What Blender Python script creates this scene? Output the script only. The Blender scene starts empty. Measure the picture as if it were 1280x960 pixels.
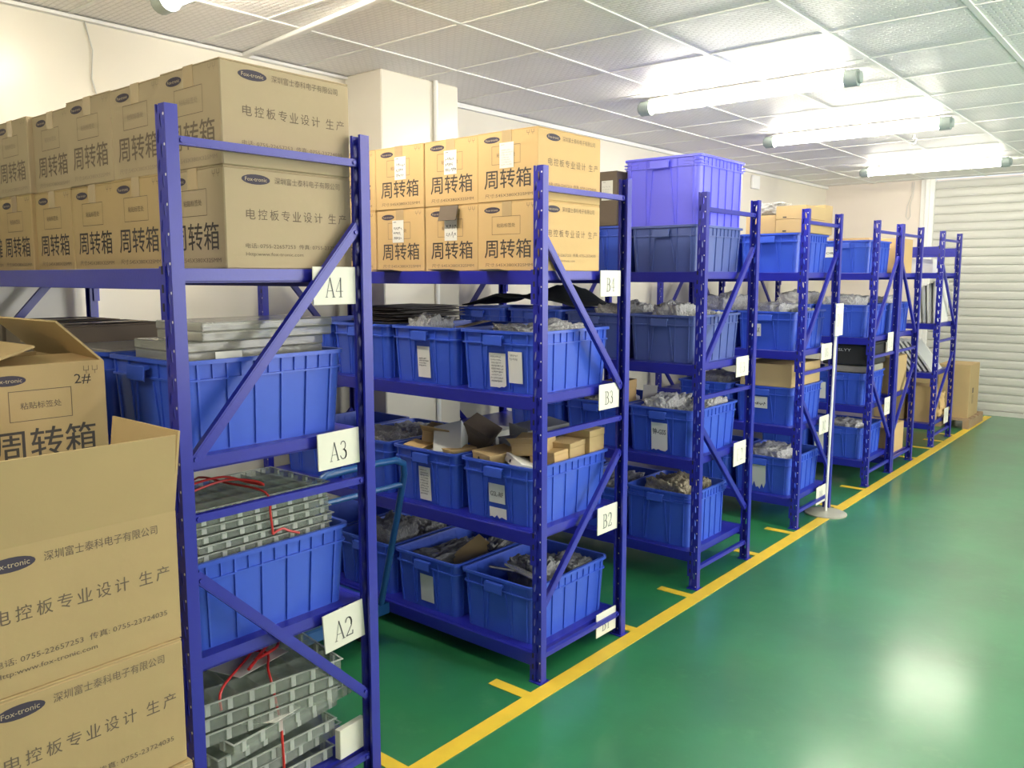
import bpy, bmesh, math, random
from mathutils import Vector, Matrix, noise
random.seed(7)
S = bpy.context.scene
COL = S.collection
PI = math.pi

# ------------------------------------------------------------------ camera
YAW, PITCH, ROLL = 40.1539853, 6.65674084, -0.06184355
F, CX, CZ, PX, PY = 1045.399, 1.93019, 1.59497, 631.5386, 467.1515
y_, p_, r_ = (math.radians(v) for v in (YAW, PITCH, ROLL))
fw = Vector((-math.sin(y_)*math.cos(p_), math.cos(y_)*math.cos(p_), -math.sin(p_)))
r0 = Vector((math.cos(y_), math.sin(y_), 0)); u0 = r0.cross(fw)
rt = r0*math.cos(r_) + u0*math.sin(r_); up = -r0*math.sin(r_) + u0*math.cos(r_)
cam = bpy.data.cameras.new('camera'); camo = bpy.data.objects.new('camera', cam); COL.objects.link(camo)
camo.matrix_world = Matrix(((rt.x, up.x, -fw.x, CX), (rt.y, up.y, -fw.y, 0), (rt.z, up.z, -fw.z, CZ), (0, 0, 0, 1)))
cam.sensor_width = 36; cam.lens = F/1280*36
cam.shift_x = (640-PX)/1280; cam.shift_y = (PY-480)/1280
cam.clip_start = 0.02
S.camera = camo

# ------------------------------------------------------------------ world, exposure, added side fill
S.view_settings.view_transform = 'Standard'; S.view_settings.look = 'None'
S.view_settings.gamma = 1; S.view_settings.use_curve_mapping = False
S.view_settings.exposure = 0.6
S.cycles.transparent_max_bounces = 40
LAMP_STRENGTH = 42.0
LAMP_COLOR = (1.0, 0.925, 0.78)
SIDE_FILL_POWER = 30.0
W = bpy.data.worlds.new('world'); S.world = W; W.use_nodes = True
W.node_tree.nodes['Background'].inputs[0].default_value = (0.80, 0.88, 1.0, 1)
W.node_tree.nodes['Background'].inputs[1].default_value = 1.0
def area(name, loc, rot, sx, sy, power, color):
    l = bpy.data.lights.new(name, 'AREA'); l.shape = 'RECTANGLE'; l.size = sx; l.size_y = sy; l.energy = power; l.color = color
    o = bpy.data.objects.new(name, l); o.location = loc; o.rotation_euler = rot; COL.objects.link(o); return o
for wy, wp in ((0.6, .5), (4.2, 2.2), (7.8, 2.2)):      # fill light added for brightness, one per added window of the right wall
    area('window_daylight', (4.07, wy, 1.65), (0, PI/2, 0), 1.5, 2.2, SIDE_FILL_POWER*wp, (1.0, 0.98, 0.92))

# ------------------------------------------------------------------ materials
def nt(name):
    m = bpy.data.materials.new(name); m.use_nodes = True
    return m, m.node_tree.nodes, m.node_tree.links, m.node_tree.nodes['Principled BSDF']
def pm(name, c, rough=.5, metal=0, spec=.5, var=0, scale=8, bump=0, bscale=60, coat=0):
    m, N, L, b = nt(name)
    b.inputs['Base Color'].default_value = (*c, 1); b.inputs['Roughness'].default_value = rough
    b.inputs['Metallic'].default_value = metal; b.inputs['Specular IOR Level'].default_value = spec
    b.inputs['Coat Weight'].default_value = coat
    if var or bump:
        t = N.new('ShaderNodeTexCoord')
    if var:
        n = N.new('ShaderNodeTexNoise'); n.inputs['Scale'].default_value = scale; n.inputs['Detail'].default_value = 5
        L.new(t.outputs['Object'], n.inputs['Vector'])
        x = N.new('ShaderNodeMixRGB'); x.inputs[1].default_value = (*[v*(1-var) for v in c], 1); x.inputs[2].default_value = (*[min(1, v*(1+var)) for v in c], 1)
        L.new(n.outputs['Fac'], x.inputs[0]); L.new(x.outputs[0], b.inputs['Base Color'])
    if bump:
        n2 = N.new('ShaderNodeTexNoise'); n2.inputs['Scale'].default_value = bscale; n2.inputs['Detail'].default_value = 4
        L.new(t.outputs['Object'], n2.inputs['Vector'])
        bp = N.new('ShaderNodeBump'); bp.inputs['Strength'].default_value = bump; bp.inputs['Distance'].default_value = .01
        L.new(n2.outputs['Fac'], bp.inputs['Height']); L.new(bp.outputs[0], b.inputs['Normal'])
    return m
def clear(name, tint, body, op, rough, bscale, bump):
    m, N, L, b = nt(name)
    out = N['Material Output']
    b.inputs['Base Color'].default_value = (*body, 1); b.inputs['Roughness'].default_value = rough; b.inputs['Specular IOR Level'].default_value = .8
    tr = N.new('ShaderNodeBsdfTransparent'); tr.inputs[0].default_value = (*tint, 1)
    mx = N.new('ShaderNodeMixShader'); L.new(tr.outputs[0], mx.inputs[1]); L.new(b.outputs[0], mx.inputs[2])
    t = N.new('ShaderNodeTexCoord'); n = N.new('ShaderNodeTexNoise'); n.inputs['Scale'].default_value = bscale; n.inputs['Detail'].default_value = 3
    L.new(t.outputs['Object'], n.inputs['Vector'])
    bp = N.new('ShaderNodeBump'); bp.inputs['Strength'].default_value = bump; bp.inputs['Distance'].default_value = .02
    L.new(n.outputs['Fac'], bp.inputs['Height']); L.new(bp.outputs[0], b.inputs['Normal'])
    lw = N.new('ShaderNodeLayerWeight'); lw.inputs[0].default_value = .35; L.new(bp.outputs[0], lw.inputs['Normal'])
    ma = N.new('ShaderNodeMath'); ma.operation = 'MULTIPLY_ADD'; ma.inputs[1].default_value = .6; ma.inputs[2].default_value = op; ma.use_clamp = True
    L.new(lw.outputs['Facing'], ma.inputs[0]); L.new(ma.outputs[0], mx.inputs[0]); L.new(mx.outputs[0], out.inputs['Surface'])
    return m
M = {}
M['rack'] = pm('rack_blue_paint', (.017, .021, .33), .33, spec=.5, var=.12, scale=6, bump=.03, bscale=120)
M['tote'] = pm('blue_plastic', (.040, .10, .58), .36, spec=.5, var=.06, scale=5)
M['tote_dull'] = pm('greyish_blue_plastic', (.075, .115, .36), .42, var=.06, scale=5)
M['tote_pale'] = pm('violet_blue_plastic', (.17, .17, .98), .28, var=.05, scale=5)
M['carton'] = pm('corrugated_board', (.47, .342, .170), .72, spec=.25, var=.07, scale=5, bump=.05, bscale=40)
M['carton_grey'] = pm('greyish_corrugated_board', (.43, .34, .215), .68, spec=.3, var=.06, scale=5, bump=.05, bscale=40)
M['carton_warm'] = pm('tan_corrugated_board', (.58, .40, .19), .75, spec=.25, var=.06, scale=5, bump=.05, bscale=40)
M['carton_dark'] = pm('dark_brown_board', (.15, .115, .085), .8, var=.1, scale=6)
M['board_edge'] = pm('board_edge', (.25, .17, .09), .9)
M['tape'] = pm('packing_tape', (.47, .345, .19), .22, spec=.6)
M['ink'] = pm('black_ink', (.055, .045, .04), .7)
M['ink_soft'] = pm('faded_ink', (.16, .12, .085), .8)
M['ink_pale'] = pm('pale_ink', (.30, .24, .17), .8)
M['logo'] = pm('logo_ink', (.05, .04, .065), .7)
M['logo_txt'] = pm('logo_lettering', (.50, .40, .27), .7)
M['paper'] = pm('white_paper', (.78, .77, .72), .8, var=.04, scale=20)
M['sign'] = pm('cream_sign_board', (.80, .79, .68), .55)
M['signink'] = pm('sign_lettering', (.09, .09, .10), .6)
M['signfaint'] = pm('faint_sign_lettering', (.45, .44, .42), .6)
M['yellow'] = pm('yellow_floor_paint', (.72, .50, .04), .45, var=.12, scale=14)
M['wallw'] = pm('cream_gloss_wall', (.72, .68, .585), .25, spec=.35, var=.03, scale=1.5, bump=.02, bscale=9)
M['wallf'] = pm('pinkish_cream_wall', (.70, .63, .56), .6, var=.03, scale=1.5)
M['white'] = pm('white_painted_metal', (.80, .80, .77), .4)
M['shutter'] = pm('shutter_slats', (.52, .52, .48), .42, spec=.5, var=.05, scale=3)
M['capgrey'] = pm('grey_green_end_cap', (.30, .36, .34), .45)
M['fixture'] = pm('lamp_housing', (.55, .55, .52), .4)
M['chrome'] = pm('bare_steel', (.62, .62, .62), .3, metal=.9)
M['greydisc'] = pm('worn_grey_base', (.36, .36, .30), .5, var=.1, scale=20)
M['rubber'] = pm('black_rubber', (.02, .02, .022), .6)
M['teal'] = pm('blue_trolley_paint', (.012, .075, .24), .3)
M['plate'] = pm('trolley_deck', (.03, .07, .12), .6)
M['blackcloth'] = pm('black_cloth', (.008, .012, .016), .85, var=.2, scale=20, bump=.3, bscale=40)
M['string'] = pm('red_string', (.62, .03, .03), .35, spec=.6)
M['blackboard'] = pm('black_circuit_board', (.035, .026, .024), .5, var=.3, scale=40)
M['board'] = pm('grey_foam_board', (.30, .28, .25), .7, var=.15, scale=30)
M['greybox'] = pm('grey_card', (.23, .24, .26), .45, var=.1, scale=10)
M['silver'] = pm('silver_film', (.72, .72, .72), .22, metal=.7, bump=.5, bscale=20)
M['darkfilm'] = pm('dark_antistatic_film', (.17, .175, .185), .22, spec=.8, bump=.6, bscale=25)
M['panel'] = pm('pale_grey_panel', (.62, .64, .62), .35, var=.05, scale=4)
M['pallet'] = pm('pallet_wood', (.36, .25, .15), .85, var=.15, scale=12)
M['bag'] = clear('clear_plastic_bag', (.93, .93, .93), (.86, .86, .84), .44, .13, 22, 1.0)
M['baggrey'] = clear('grey_plastic_bag', (.85, .85, .85), (.60, .60, .60), .50, .13, 24, 1.0)
M['bagyel'] = clear('yellowish_plastic_bag', (.9, .88, .8), (.70, .62, .44), .45, .13, 22, 1.0)
M['acryl'] = clear('clear_tray_plastic', (.93, .96, .94), (.58, .60, .56), .10, .08, 18, .25)
M['acryl_edge'] = clear('clear_tray_edge', (.95, .97, .95), (.74, .76, .73), .36, .08, 18, .2)
M['acrylg'] = clear('frosted_case_plastic', (.92, .93, .90), (.44, .44, .39), .30, .14, 10, .25)

def post_mat():
    m, N, L, b = nt('perforated_rack_post')
    b.inputs['Base Color'].default_value = (.017, .021, .33, 1); b.inputs['Roughness'].default_value = .33
    t = N.new('ShaderNodeTexCoord'); sp = N.new('ShaderNodeSeparateXYZ'); L.new(t.outputs['Object'], sp.inputs[0])
    def mth(op, a, b2=None, c=None):
        n = N.new('ShaderNodeMath'); n.operation = op
        for i, v in enumerate((a, b2, c)):
            if v is None: continue
            if isinstance(v, (int, float)): n.inputs[i].default_value = v
            else: L.new(v, n.inputs[i])
        return n.outputs[0]
    X, Y, Z = sp.outputs
    web = mth('LESS_THAN', mth('ABSOLUTE', mth('ADD', Y, .0165)), .0035)
    def column(xc, off, pitch, rx, rz, slant):
        zz = mth('SUBTRACT', mth('MODULO', mth('ADD', Z, off), pitch), pitch/2)
        dx = mth('DIVIDE', mth('SUBTRACT', mth('SUBTRACT', X, xc), mth('MULTIPLY', zz, slant)), rx)
        dz = mth('DIVIDE', zz, rz)
        return mth('LESS_THAN', mth('ADD', mth('MULTIPLY', dx, dx), mth('MULTIPLY', dz, dz)), 1.0)
    s = mth('MAXIMUM', column(-.0115, 0, .07, .0046, .018, .12), column(.003, .035, .07, .0046, .018, -.12))
    s = mth('MULTIPLY', s, web)
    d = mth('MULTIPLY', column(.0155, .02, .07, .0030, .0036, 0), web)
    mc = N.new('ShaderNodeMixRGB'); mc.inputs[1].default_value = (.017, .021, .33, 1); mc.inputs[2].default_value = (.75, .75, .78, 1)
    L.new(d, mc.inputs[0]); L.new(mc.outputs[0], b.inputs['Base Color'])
    tr = N.new('ShaderNodeBsdfTransparent'); mx = N.new('ShaderNodeMixShader')
    L.new(s, mx.inputs[0]); L.new(b.outputs[0], mx.inputs[1]); L.new(tr.outputs[0], mx.inputs[2])
    L.new(mx.outputs[0], N['Material Output'].inputs['Surface'])
    return m
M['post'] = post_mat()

def floor_mat():
    m, N, L, b = nt('green_epoxy_floor')
    t = N.new('ShaderNodeTexCoord')
    n1 = N.new('ShaderNodeTexNoise'); n1.inputs['Scale'].default_value = 1.3; n1.inputs['Detail'].default_value = 6
    n2 = N.new('ShaderNodeTexNoise'); n2.inputs['Scale'].default_value = 7; n2.inputs['Detail'].default_value = 8; n2.inputs['Roughness'].default_value = .7
    for n in (n1, n2): L.new(t.outputs['Object'], n.inputs['Vector'])
    r1 = N.new('ShaderNodeValToRGB'); r1.color_ramp.elements[0].color = (.004, .130, .036, 1); r1.color_ramp.elements[1].color = (.010, .205, .064, 1)
    r1.color_ramp.elements[0].position = .35; r1.color_ramp.elements[1].position = .68
    L.new(n1.outputs['Fac'], r1.inputs[0])
    r2 = N.new('ShaderNodeValToRGB'); r2.color_ramp.elements[0].position = .56; r2.color_ramp.elements[1].position = .80
    r2.color_ramp.elements[0].color = (0, 0, 0, 1); r2.color_ramp.elements[1].color = (.45, .45, .45, 1)
    L.new(n2.outputs['Fac'], r2.inputs[0])
    mx = N.new('ShaderNodeMixRGB'); mx.inputs[2].default_value = (.085, .29, .12, 1)
    L.new(r2.outputs[0], mx.inputs[0]); L.new(r1.outputs[0], mx.inputs[1]); L.new(mx.outputs[0], b.inputs['Base Color'])
    ra = N.new('ShaderNodeMath'); ra.operation = 'MULTIPLY_ADD'; ra.inputs[1].default_value = .16; ra.inputs[2].default_value = .40
    L.new(n2.outputs['Fac'], ra.inputs[0]); L.new(ra.outputs[0], b.inputs['Roughness'])
    b.inputs['Specular IOR Level'].default_value = 1.0; b.inputs['Coat Weight'].default_value = .8; b.inputs['Coat Roughness'].default_value = .19
    bp = N.new('ShaderNodeBump'); bp.inputs['Strength'].default_value = .06; bp.inputs['Distance'].default_value = .01
    L.new(n1.outputs['Fac'], bp.inputs['Height']); L.new(bp.outputs[0], b.inputs['Normal'])
    return m
M['floor'] = floor_mat()

def ceil_mat():
    m, N, L, b = nt('embossed_ceiling_tiles')
    b.inputs['Roughness'].default_value = .45; b.inputs['Specular IOR Level'].default_value = .4
    t = N.new('ShaderNodeTexCoord'); mp = N.new('ShaderNodeMapping'); mp.inputs['Scale'].default_value = (20, 20, 20)
    L.new(t.outputs['Object'], mp.inputs[0])
    br = N.new('ShaderNodeTexBrick'); br.inputs['Scale'].default_value = 1.0; br.inputs['Mortar Size'].default_value = .12; br.inputs['Mortar Smooth'].default_value = .8
    br.inputs['Color1'].default_value = (1, 1, 1, 1); br.inputs['Color2'].default_value = (.8, .8, .8, 1); br.inputs['Mortar'].default_value = (0, 0, 0, 1)
    br.inputs['Brick Width'].default_value = 1.0; br.inputs['Row Height'].default_value = .5
    L.new(mp.outputs[0], br.inputs['Vector'])
    bp = N.new('ShaderNodeBump'); bp.inputs['Strength'].default_value = .45; bp.inputs['Distance'].default_value = .008
    L.new(br.outputs['Color'], bp.inputs['Height']); L.new(bp.outputs[0], b.inputs['Normal'])
    mx = N.new('ShaderNodeMixRGB'); mx.inputs[1].default_value = (.76, .74, .72, 1); mx.inputs[2].default_value = (.88, .86, .84, 1)
    L.new(br.outputs['Color'], mx.inputs[0]); L.new(mx.outputs[0], b.inputs['Base Color'])
    return m
M['ceil'] = ceil_mat()
m, N, L, b = nt('lit_lamp_tube'); b.inputs['Base Color'].default_value = (1, 1, 1, 1)
b.inputs['Emission Color'].default_value = (*LAMP_COLOR, 1); b.inputs['Emission Strength'].default_value = LAMP_STRENGTH
M['lamp'] = m
m, N, L, b = nt('window_glass'); b.inputs['Base Color'].default_value = (.9, .95, 1, 1); b.inputs['Roughness'].default_value = .05
b.inputs['Transmission Weight'].default_value = 1; M['glass'] = m

# ------------------------------------------------------------------ mesh helpers
class MB:
    def __init__(s): s.v = []; s.f = []; s.mi = []; s.m = 0
    def add(s, vs, fs):
        k = len(s.v); s.v += [tuple(v) for v in vs]; s.f += [tuple(i+k for i in f) for f in fs]; s.mi += [s.m]*len(fs); return s
    def box(s, x0, x1, y0, y1, z0, z1, T=None):
        vs = [Vector((x, y, z)) for z in (z0, z1) for y in (y0, y1) for x in (x0, x1)]
        if T: vs = [T @ v for v in vs]
        return s.add(vs, [(0, 2, 3, 1), (4, 5, 7, 6), (0, 1, 5, 4), (2, 6, 7, 3), (0, 4, 6, 2), (1, 3, 7, 5)])
    def bar(s, p, q, w, h, upv=(0, 0, 1)):
        p, q = Vector(p), Vector(q); d = (q-p).normalized(); a = d.cross(Vector(upv))
        if a.length < 1e-4: a = d.cross(Vector((1, 0, 0)))
        a.normalize(); b = a.cross(d)
        vs = [o + a*w/2*i + b*h/2*j for o in (p, q) for (i, j) in ((-1, -1), (1, -1), (1, 1), (-1, 1))]
        return s.add(vs, [(0, 1, 2, 3), (7, 6, 5, 4), (0, 4, 5, 1), (1, 5, 6, 2), (2, 6, 7, 3), (3, 7, 4, 0)])
    def tube(s, pts, r, n=8, closed=False):
        pts = [Vector(p) for p in pts]; rings = []; m = len(pts); pa = None
        for i, p in enumerate(pts):
            if closed: d = pts[(i+1) % m] - pts[i-1]
            else: d = pts[min(i+1, m-1)] - pts[max(i-1, 0)]
            d.normalize()
            a = (pa - d*pa.dot(d)) if pa else d.orthogonal()
            if a.length < 1e-5: a = d.orthogonal()
            a.normalize(); pa = a; b = d.cross(a)
            rings.append([p + (a*math.cos(2*PI*k/n) + b*math.sin(2*PI*k/n))*r for k in range(n)])
        vs = [v for rg in rings for v in rg]; fs = []
        for i in range(m if closed else m-1):
            j = (i+1) % m
            fs += [(i*n+k, i*n+(k+1) % n, j*n+(k+1) % n, j*n+k) for k in range(n)]
        if not closed: fs += [tuple(range(n))[::-1], tuple(range((m-1)*n, m*n))]
        return s.add(vs, fs)
    def cyl(s, p, q, r, n=12): return s.tube([p, q], r, n)
    def loft(s, rings, cap0=True, cap1=True):
        n = len(rings[0]); vs = [v for r in rings for v in r]; fs = []
        for i in range(len(rings)-1):
            fs += [(i*n+k, i*n+(k+1) % n, (i+1)*n+(k+1) % n, (i+1)*n+k) for k in range(n)]
        if cap0: fs.append(tuple(range(n))[::-1])
        if cap1: fs.append(tuple(range((len(rings)-1)*n, len(rings)*n)))
        return s.add(vs, fs)
    def prism(s, poly, axis, a, b):      # poly in the two other axes, in order
        def mk(u, v, w): return {0: (w, u, v), 1: (u, w, v), 2: (u, v, w)}[axis]
        n = len(poly)
        vs = [mk(u, v, a) for u, v in poly] + [mk(u, v, b) for u, v in poly]
        return s.add(vs, [tuple(range(n))[::-1], tuple(range(n, 2*n))] + [(k, (k+1) % n, n+(k+1) % n, n+k) for k in range(n)])
    def mesh(s, name, mats, bevel=0, smooth=False):
        me = bpy.data.meshes.new(name); me.from_pydata(s.v, [], s.f)
        for m in (mats if isinstance(mats, (list, tuple)) else [mats]): me.materials.append(m)
        for p, i in zip(me.polygons, s.mi): p.material_index = i
        bm = bmesh.new(); bm.from_mesh(me); bmesh.ops.recalc_face_normals(bm, faces=bm.faces)
        if bevel: bmesh.ops.bevel(bm, geom=[e for e in bm.edges if len(e.link_faces) == 2 and e.calc_face_angle(0) > .6], offset=bevel, segments=1, affect='EDGES', clamp_overlap=True)
        bm.to_mesh(me); bm.free()
        if smooth:
            for p in me.polygons: p.use_smooth = True
            try: me.set_sharp_from_angle(angle=.7)
            except Exception: pass
        return me
    def build(s, name, mats, parent=None, loc=None, rot=None, bevel=0, smooth=False):
        return put(name, s.mesh(name, mats, bevel, smooth), parent, loc, rot)
def put(name, me, parent=None, loc=None, rot=None):
    o = bpy.data.objects.new(name, me); COL.objects.link(o)
    if loc is not None: o.location = loc
    if rot is not None: o.rotation_euler = rot
    if parent: o.parent = parent
    return o
def tag(o, label, cat, group=None):
    o['label'] = label; o['category'] = cat
    if group: o['group'] = group
    return o
def thing(name, label, cat, loc=(0, 0, 0), rz=0, group=None, rot=None):
    o = bpy.data.objects.new(name, None); o.empty_display_size = .05; COL.objects.link(o); o.location = loc
    o.rotation_euler = rot if rot else (0, 0, rz)
    return tag(o, label, cat, group)
def struct(o, label=None):
    o['kind'] = 'structure'
    if label: o['label'] = label
    return o

# flat print: text, outlines and strokes gathered in 2-D, then laid on a face
TXT = {}
def text2d(s, bold=0):
    if (s, bold) in TXT: return TXT[(s, bold)]
    c = bpy.data.curves.new('t', 'FONT'); c.body = s; c.size = 1; c.resolution_u = 2; c.offset = bold; c.fill_mode = 'FRONT'
    o = bpy.data.objects.new('t', c); COL.objects.link(o); bpy.context.view_layer.update()
    me = bpy.data.meshes.new_from_object(o.evaluated_get(bpy.context.evaluated_depsgraph_get()))
    V = [(v.co.x, v.co.y) for v in me.vertices]; P = [tuple(p.vertices) for p in me.polygons]
    bpy.data.objects.remove(o); bpy.data.curves.remove(c); bpy.data.meshes.remove(me)
    TXT[(s, bold)] = (V, P); return V, P
class Ink:
    def __init__(s): s.v = []; s.f = []; s.mi = []
    def add(s, V, P, mi=0):
        k = len(s.v); s.v += V; s.f += [tuple(i+k for i in p) for p in P]; s.mi += [mi]*len(P)
    def text(s, t, x0, x1, y0, y1, mi=0, bold=0):
        V, P = text2d(t, bold)
        if not V: return
        a = min(v[0] for v in V); b = max(v[0] for v in V); c = min(v[1] for v in V); d = max(v[1] for v in V)
        s.add([(x0+(x-a)/(b-a)*(x1-x0), y0+(y-c)/(d-c)*(y1-y0), 2 if mi == 2 else 0) for x, y in V], P, mi)
    def line(s, pts, w, mi=0):
        for (x0, y0), (x1, y1) in zip(pts[:-1], pts[1:]):
            l = math.hypot(x1-x0, y1-y0) or 1e-6; nx, ny = -(y1-y0)/l*w/2, (x1-x0)/l*w/2
            ex, ey = (x1-x0)/l*w*.3, (y1-y0)/l*w*.3
            s.add([(x0+nx-ex, y0+ny-ey), (x0-nx-ex, y0-ny-ey), (x1-nx+ex, y1-ny+ey), (x1+nx+ex, y1+ny+ey)], [(0, 1, 2, 3)], mi)
    def rect(s, x0, x1, y0, y1, w, mi=0): s.line([(x0, y0), (x1, y0), (x1, y1), (x0, y1), (x0, y0)], w, mi)
    def fill(s, x0, x1, y0, y1, mi=0): s.add([(x0, y0), (x1, y0), (x1, y1), (x0, y1)], [(0, 1, 2, 3)], mi)
    def ellipse(s, cx, cy, rx, ry, mi=0, n=20): s.add([(cx+rx*math.cos(2*PI*k/n), cy+ry*math.sin(2*PI*k/n)) for k in range(n)], [tuple(range(n))], mi)
    def scribble(s, x0, x1, y0, y1, rows, w, mi=0, rnd=None):
        rnd = rnd or random
        for r in range(rows):
            yc = y1-(r+.5)*(y1-y0)/rows; h = (y1-y0)/rows*.36; x = x0+rnd.random()*.1*(x1-x0); e = x1-rnd.random()*.3*(x1-x0)
            while x < e:
                st = h*(.7+rnd.random()*.7)
                s.line([(x, yc-h*rnd.random()), (x+st*.4, yc+h*rnd.random()), (x+st*.8, yc-h*rnd.random())], w, mi)
                if rnd.random() < .5: s.line([(x, yc+h*.4), (x+st*.8, yc+h*.5)], w, mi)
                x += st*1.25
    def mesh(s, name, mats, o, U, V, eps=.0006):
        o, U, V = Vector(o), Vector(U), Vector(V); n = U.cross(V)
        me = bpy.data.meshes.new(name)
        me.from_pydata([o+U*v[0]+V*v[1]+n*(eps*(2 if len(v) > 2 and v[2] == 2 else 1)) for v in s.v], [], s.f)
        for m in mats: me.materials.append(m)
        for p, i in zip(me.polygons, s.mi): p.material_index = i
        return me
# serif lettering for the rack signs: strokes (points, width)
def arc(cx, cy, rx, ry, a0, a1, n=10): return [(cx+rx*math.cos(math.radians(a0+(a1-a0)*k/n)), cy+ry*math.sin(math.radians(a0+(a1-a0)*k/n))) for k in range(n+1)]
TH, TN = .075, .028
GLY = {
 'A': [([(.05, 0), (.36, 1)], TN), ([(.36, 1), (.66, 0)], TH), ([(.15, .33), (.56, .33)], TN), ([(-.04, 0), (.16, 0)], TN), ([(.54, 0), (.78, 0)], TN)],
 'B': [([(.14, 0), (.14, 1)], TH), ([(0, 1), (.36, 1)] + arc(.36, .765, .22, .235, 90, -90) + [(.14, .53)], .038), ([(.36, .53)] + arc(.36, .265, .28, .265, 90, -90) + [(0, 0)], .05), (arc(.36, .765, .2, .22, 60, -60, 5), .09), (arc(.36, .265, .26, .25, 60, -60, 5), .09)],
 'E': [([(.14, 0), (.14, 1)], TH), ([(0, 1), (.56, 1), (.58, .8)], TN), ([(.14, .52), (.42, .52)], TN), ([(0, 0), (.58, 0), (.62, .22)], TN), ([(.42, .62), (.42, .42)], TN)],
 'D': [([(.14, 0), (.14, 1)], TH), ([(0, 1), (.28, 1)] + arc(.28, .5, .36, .5, 90, -90) + [(0, 0)], .05), (arc(.28, .5, .34, .48, 50, -50, 6), .09)],
 '1': [([(.3, 0), (.3, 1)], TH), ([(.3, 1), (.1, .84)], TN), ([(.1, 0), (.5, 0)], TN)],
 '2': [(arc(.3, .72, .24, .27, 170, -10) + [(.5, .5), (.06, .03)], .055), (arc(.3, .72, .23, .27, 60, -30, 5), .09), ([(.04, .03), (.56, .03), (.58, .2)], .06)],
 '3': [(arc(.28, .76, .21, .23, 160, -90), .05), (arc(.28, .27, .26, .26, 90, -165), .05), (arc(.28, .27, .25, .26, 60, -60, 5), .09)],
 '4': [([(.42, 0), (.42, 1)], TH), ([(.42, 1), (.02, .3), (.6, .3)], TN), ([(.26, 0), (.56, 0)], TN)],
}
def serif(ink, s, x, y, h, sx=.8, gap=.82, mi=0):
    for ch in s:
        for pts, w in GLY[ch]: ink.line([(x+px*h*sx, y+py*h) for px, py in pts], w*h, mi)
        x += gap*h*sx

# ------------------------------------------------------------------ the room
XL, XR, YB, YF, ZC = -1.92, 4.1, -3.0, 10.87, 2.716
struct(MB().box(XL, XR, YB, YF, -.1, 0).build('floor', M['floor']))
cm = MB().box(XL, XR, YB, YF, ZC, ZC+.1).build('ceiling', M['ceil']); struct(cm)
grid = MB()
x = .467-.6*3
while x < XR:
    grid.box(x-.012, x+.012, YB, YF, ZC-.006, ZC+.002); x += .6
y = 3.45-.6*10
while y < YF:
    grid.box(XL, XR, y-.009, y+.009, ZC-.004, ZC+.002); y += .6
struct(grid.build('ceiling_grid', M['white']))
struct(MB().box(XL-.15, XL, YB, YF, 0, ZC).build('wall_left', M['wallw']))
struct(MB().box(XL, XR, YB-.15, YB, 0, ZC).build('wall_front', M['wallw']))
# far wall with the roller shutter opening (x -0.63 .. 3.3)
struct(MB().box(XL, -.80, YF, YF+.15, 0, ZC).box(3.4, XR, YF, YF+.15, 0, ZC).box(-.80, 3.4, YF+.06, YF+.15, 0, ZC).build('wall_back', M['wallf']))
# right wall with three unseen windows, added to hold the fill lights
wr = MB(); ws = [(-.5, 1.7), (3.1, 5.3), (6.7, 8.9)]
wr.box(XR, XR+.15, YB, YF, 0, .9).box(XR, XR+.15, YB, YF, 2.4, ZC)
ys = [YB] + [v for w in ws for v in w] + [YF]
for i in range(0, len(ys), 2): wr.box(XR, XR+.15, ys[i], ys[i+1], .9, 2.4)
struct(wr.build('wall_right', M['wallw']))
for k, (a, b) in enumerate(ws):
    f = MB()
    for z in (.9, 2.36): f.box(XR+.04, XR+.10, a, b, z, z+.04)
    for v in (a, (a+b)/2-.02, b-.04): f.box(XR+.04, XR+.10, v, v+.04, .9, 2.4)
    wf = struct(f.build('window_%d' % (k+1), M['white']))
    put('window_pane', MB().box(XR+.065, XR+.071, a, b, .9, 2.4).mesh('window_pane', M['glass']), wf)
# pillar on the left wall, its conduit, ceiling trim
struct(MB().box(XL, -1.612, 3.155, 3.765, 0, ZC).build('pillar', M['wallw'], bevel=.006))
struct(MB().box(XL, XL+.03, 3.765, YF, ZC-.035, ZC-.006).box(XL, XL+.03, YB, 3.155, ZC-.02, ZC-.006).build('trim_1', M['white']))
struct(MB().cyl((-1.598, 3.56, .0), (-1.598, 3.56, ZC), .014).build('trim_2', M['white'], smooth=True), 'white conduit pipe running up the pillar')
cd = MB().bar((-1.90, 2.50, ZC-.012), (-.40, 2.32, ZC-.012), .035, .02)
struct(cd.build('trim_3', M['white'], bevel=.004), 'white cable duct crossing the ceiling above the front rack')
# roller shutter
sh = MB(); prof = []; z = .05; pitch = .098
while z < 2.62:
    prof += [(z, .016), (z+pitch*.07, .002), (z+pitch*.3, -.003), (z+pitch*.7, -.003), (z+pitch*.91, .002), (z+pitch*.96, .016)]
    z += pitch
poly = [(YF+yy, zz) for zz, yy in prof] + [(YF+.05, z), (YF+.05, .05)]
sh.prism(poly, 0, -.66, 3.3)
sh.box(-.66, 3.3, YF-.02, YF+.05, 0, .05)
door = struct(sh.build('door_1', M['shutter']), 'pale grey roller shutter closing the far end of the aisle')
struct(MB().box(-.80, -.745, YF-.02, YF+.06, 0, ZC).box(-.745, -.70, YF-.05, YF+.06, 0, ZC).box(-.70, -.65, YF-.03, YF+.06, 0, ZC).build('door_frame', M['white'], bevel=.004), 'white upright guide of the roller shutter')
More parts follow.
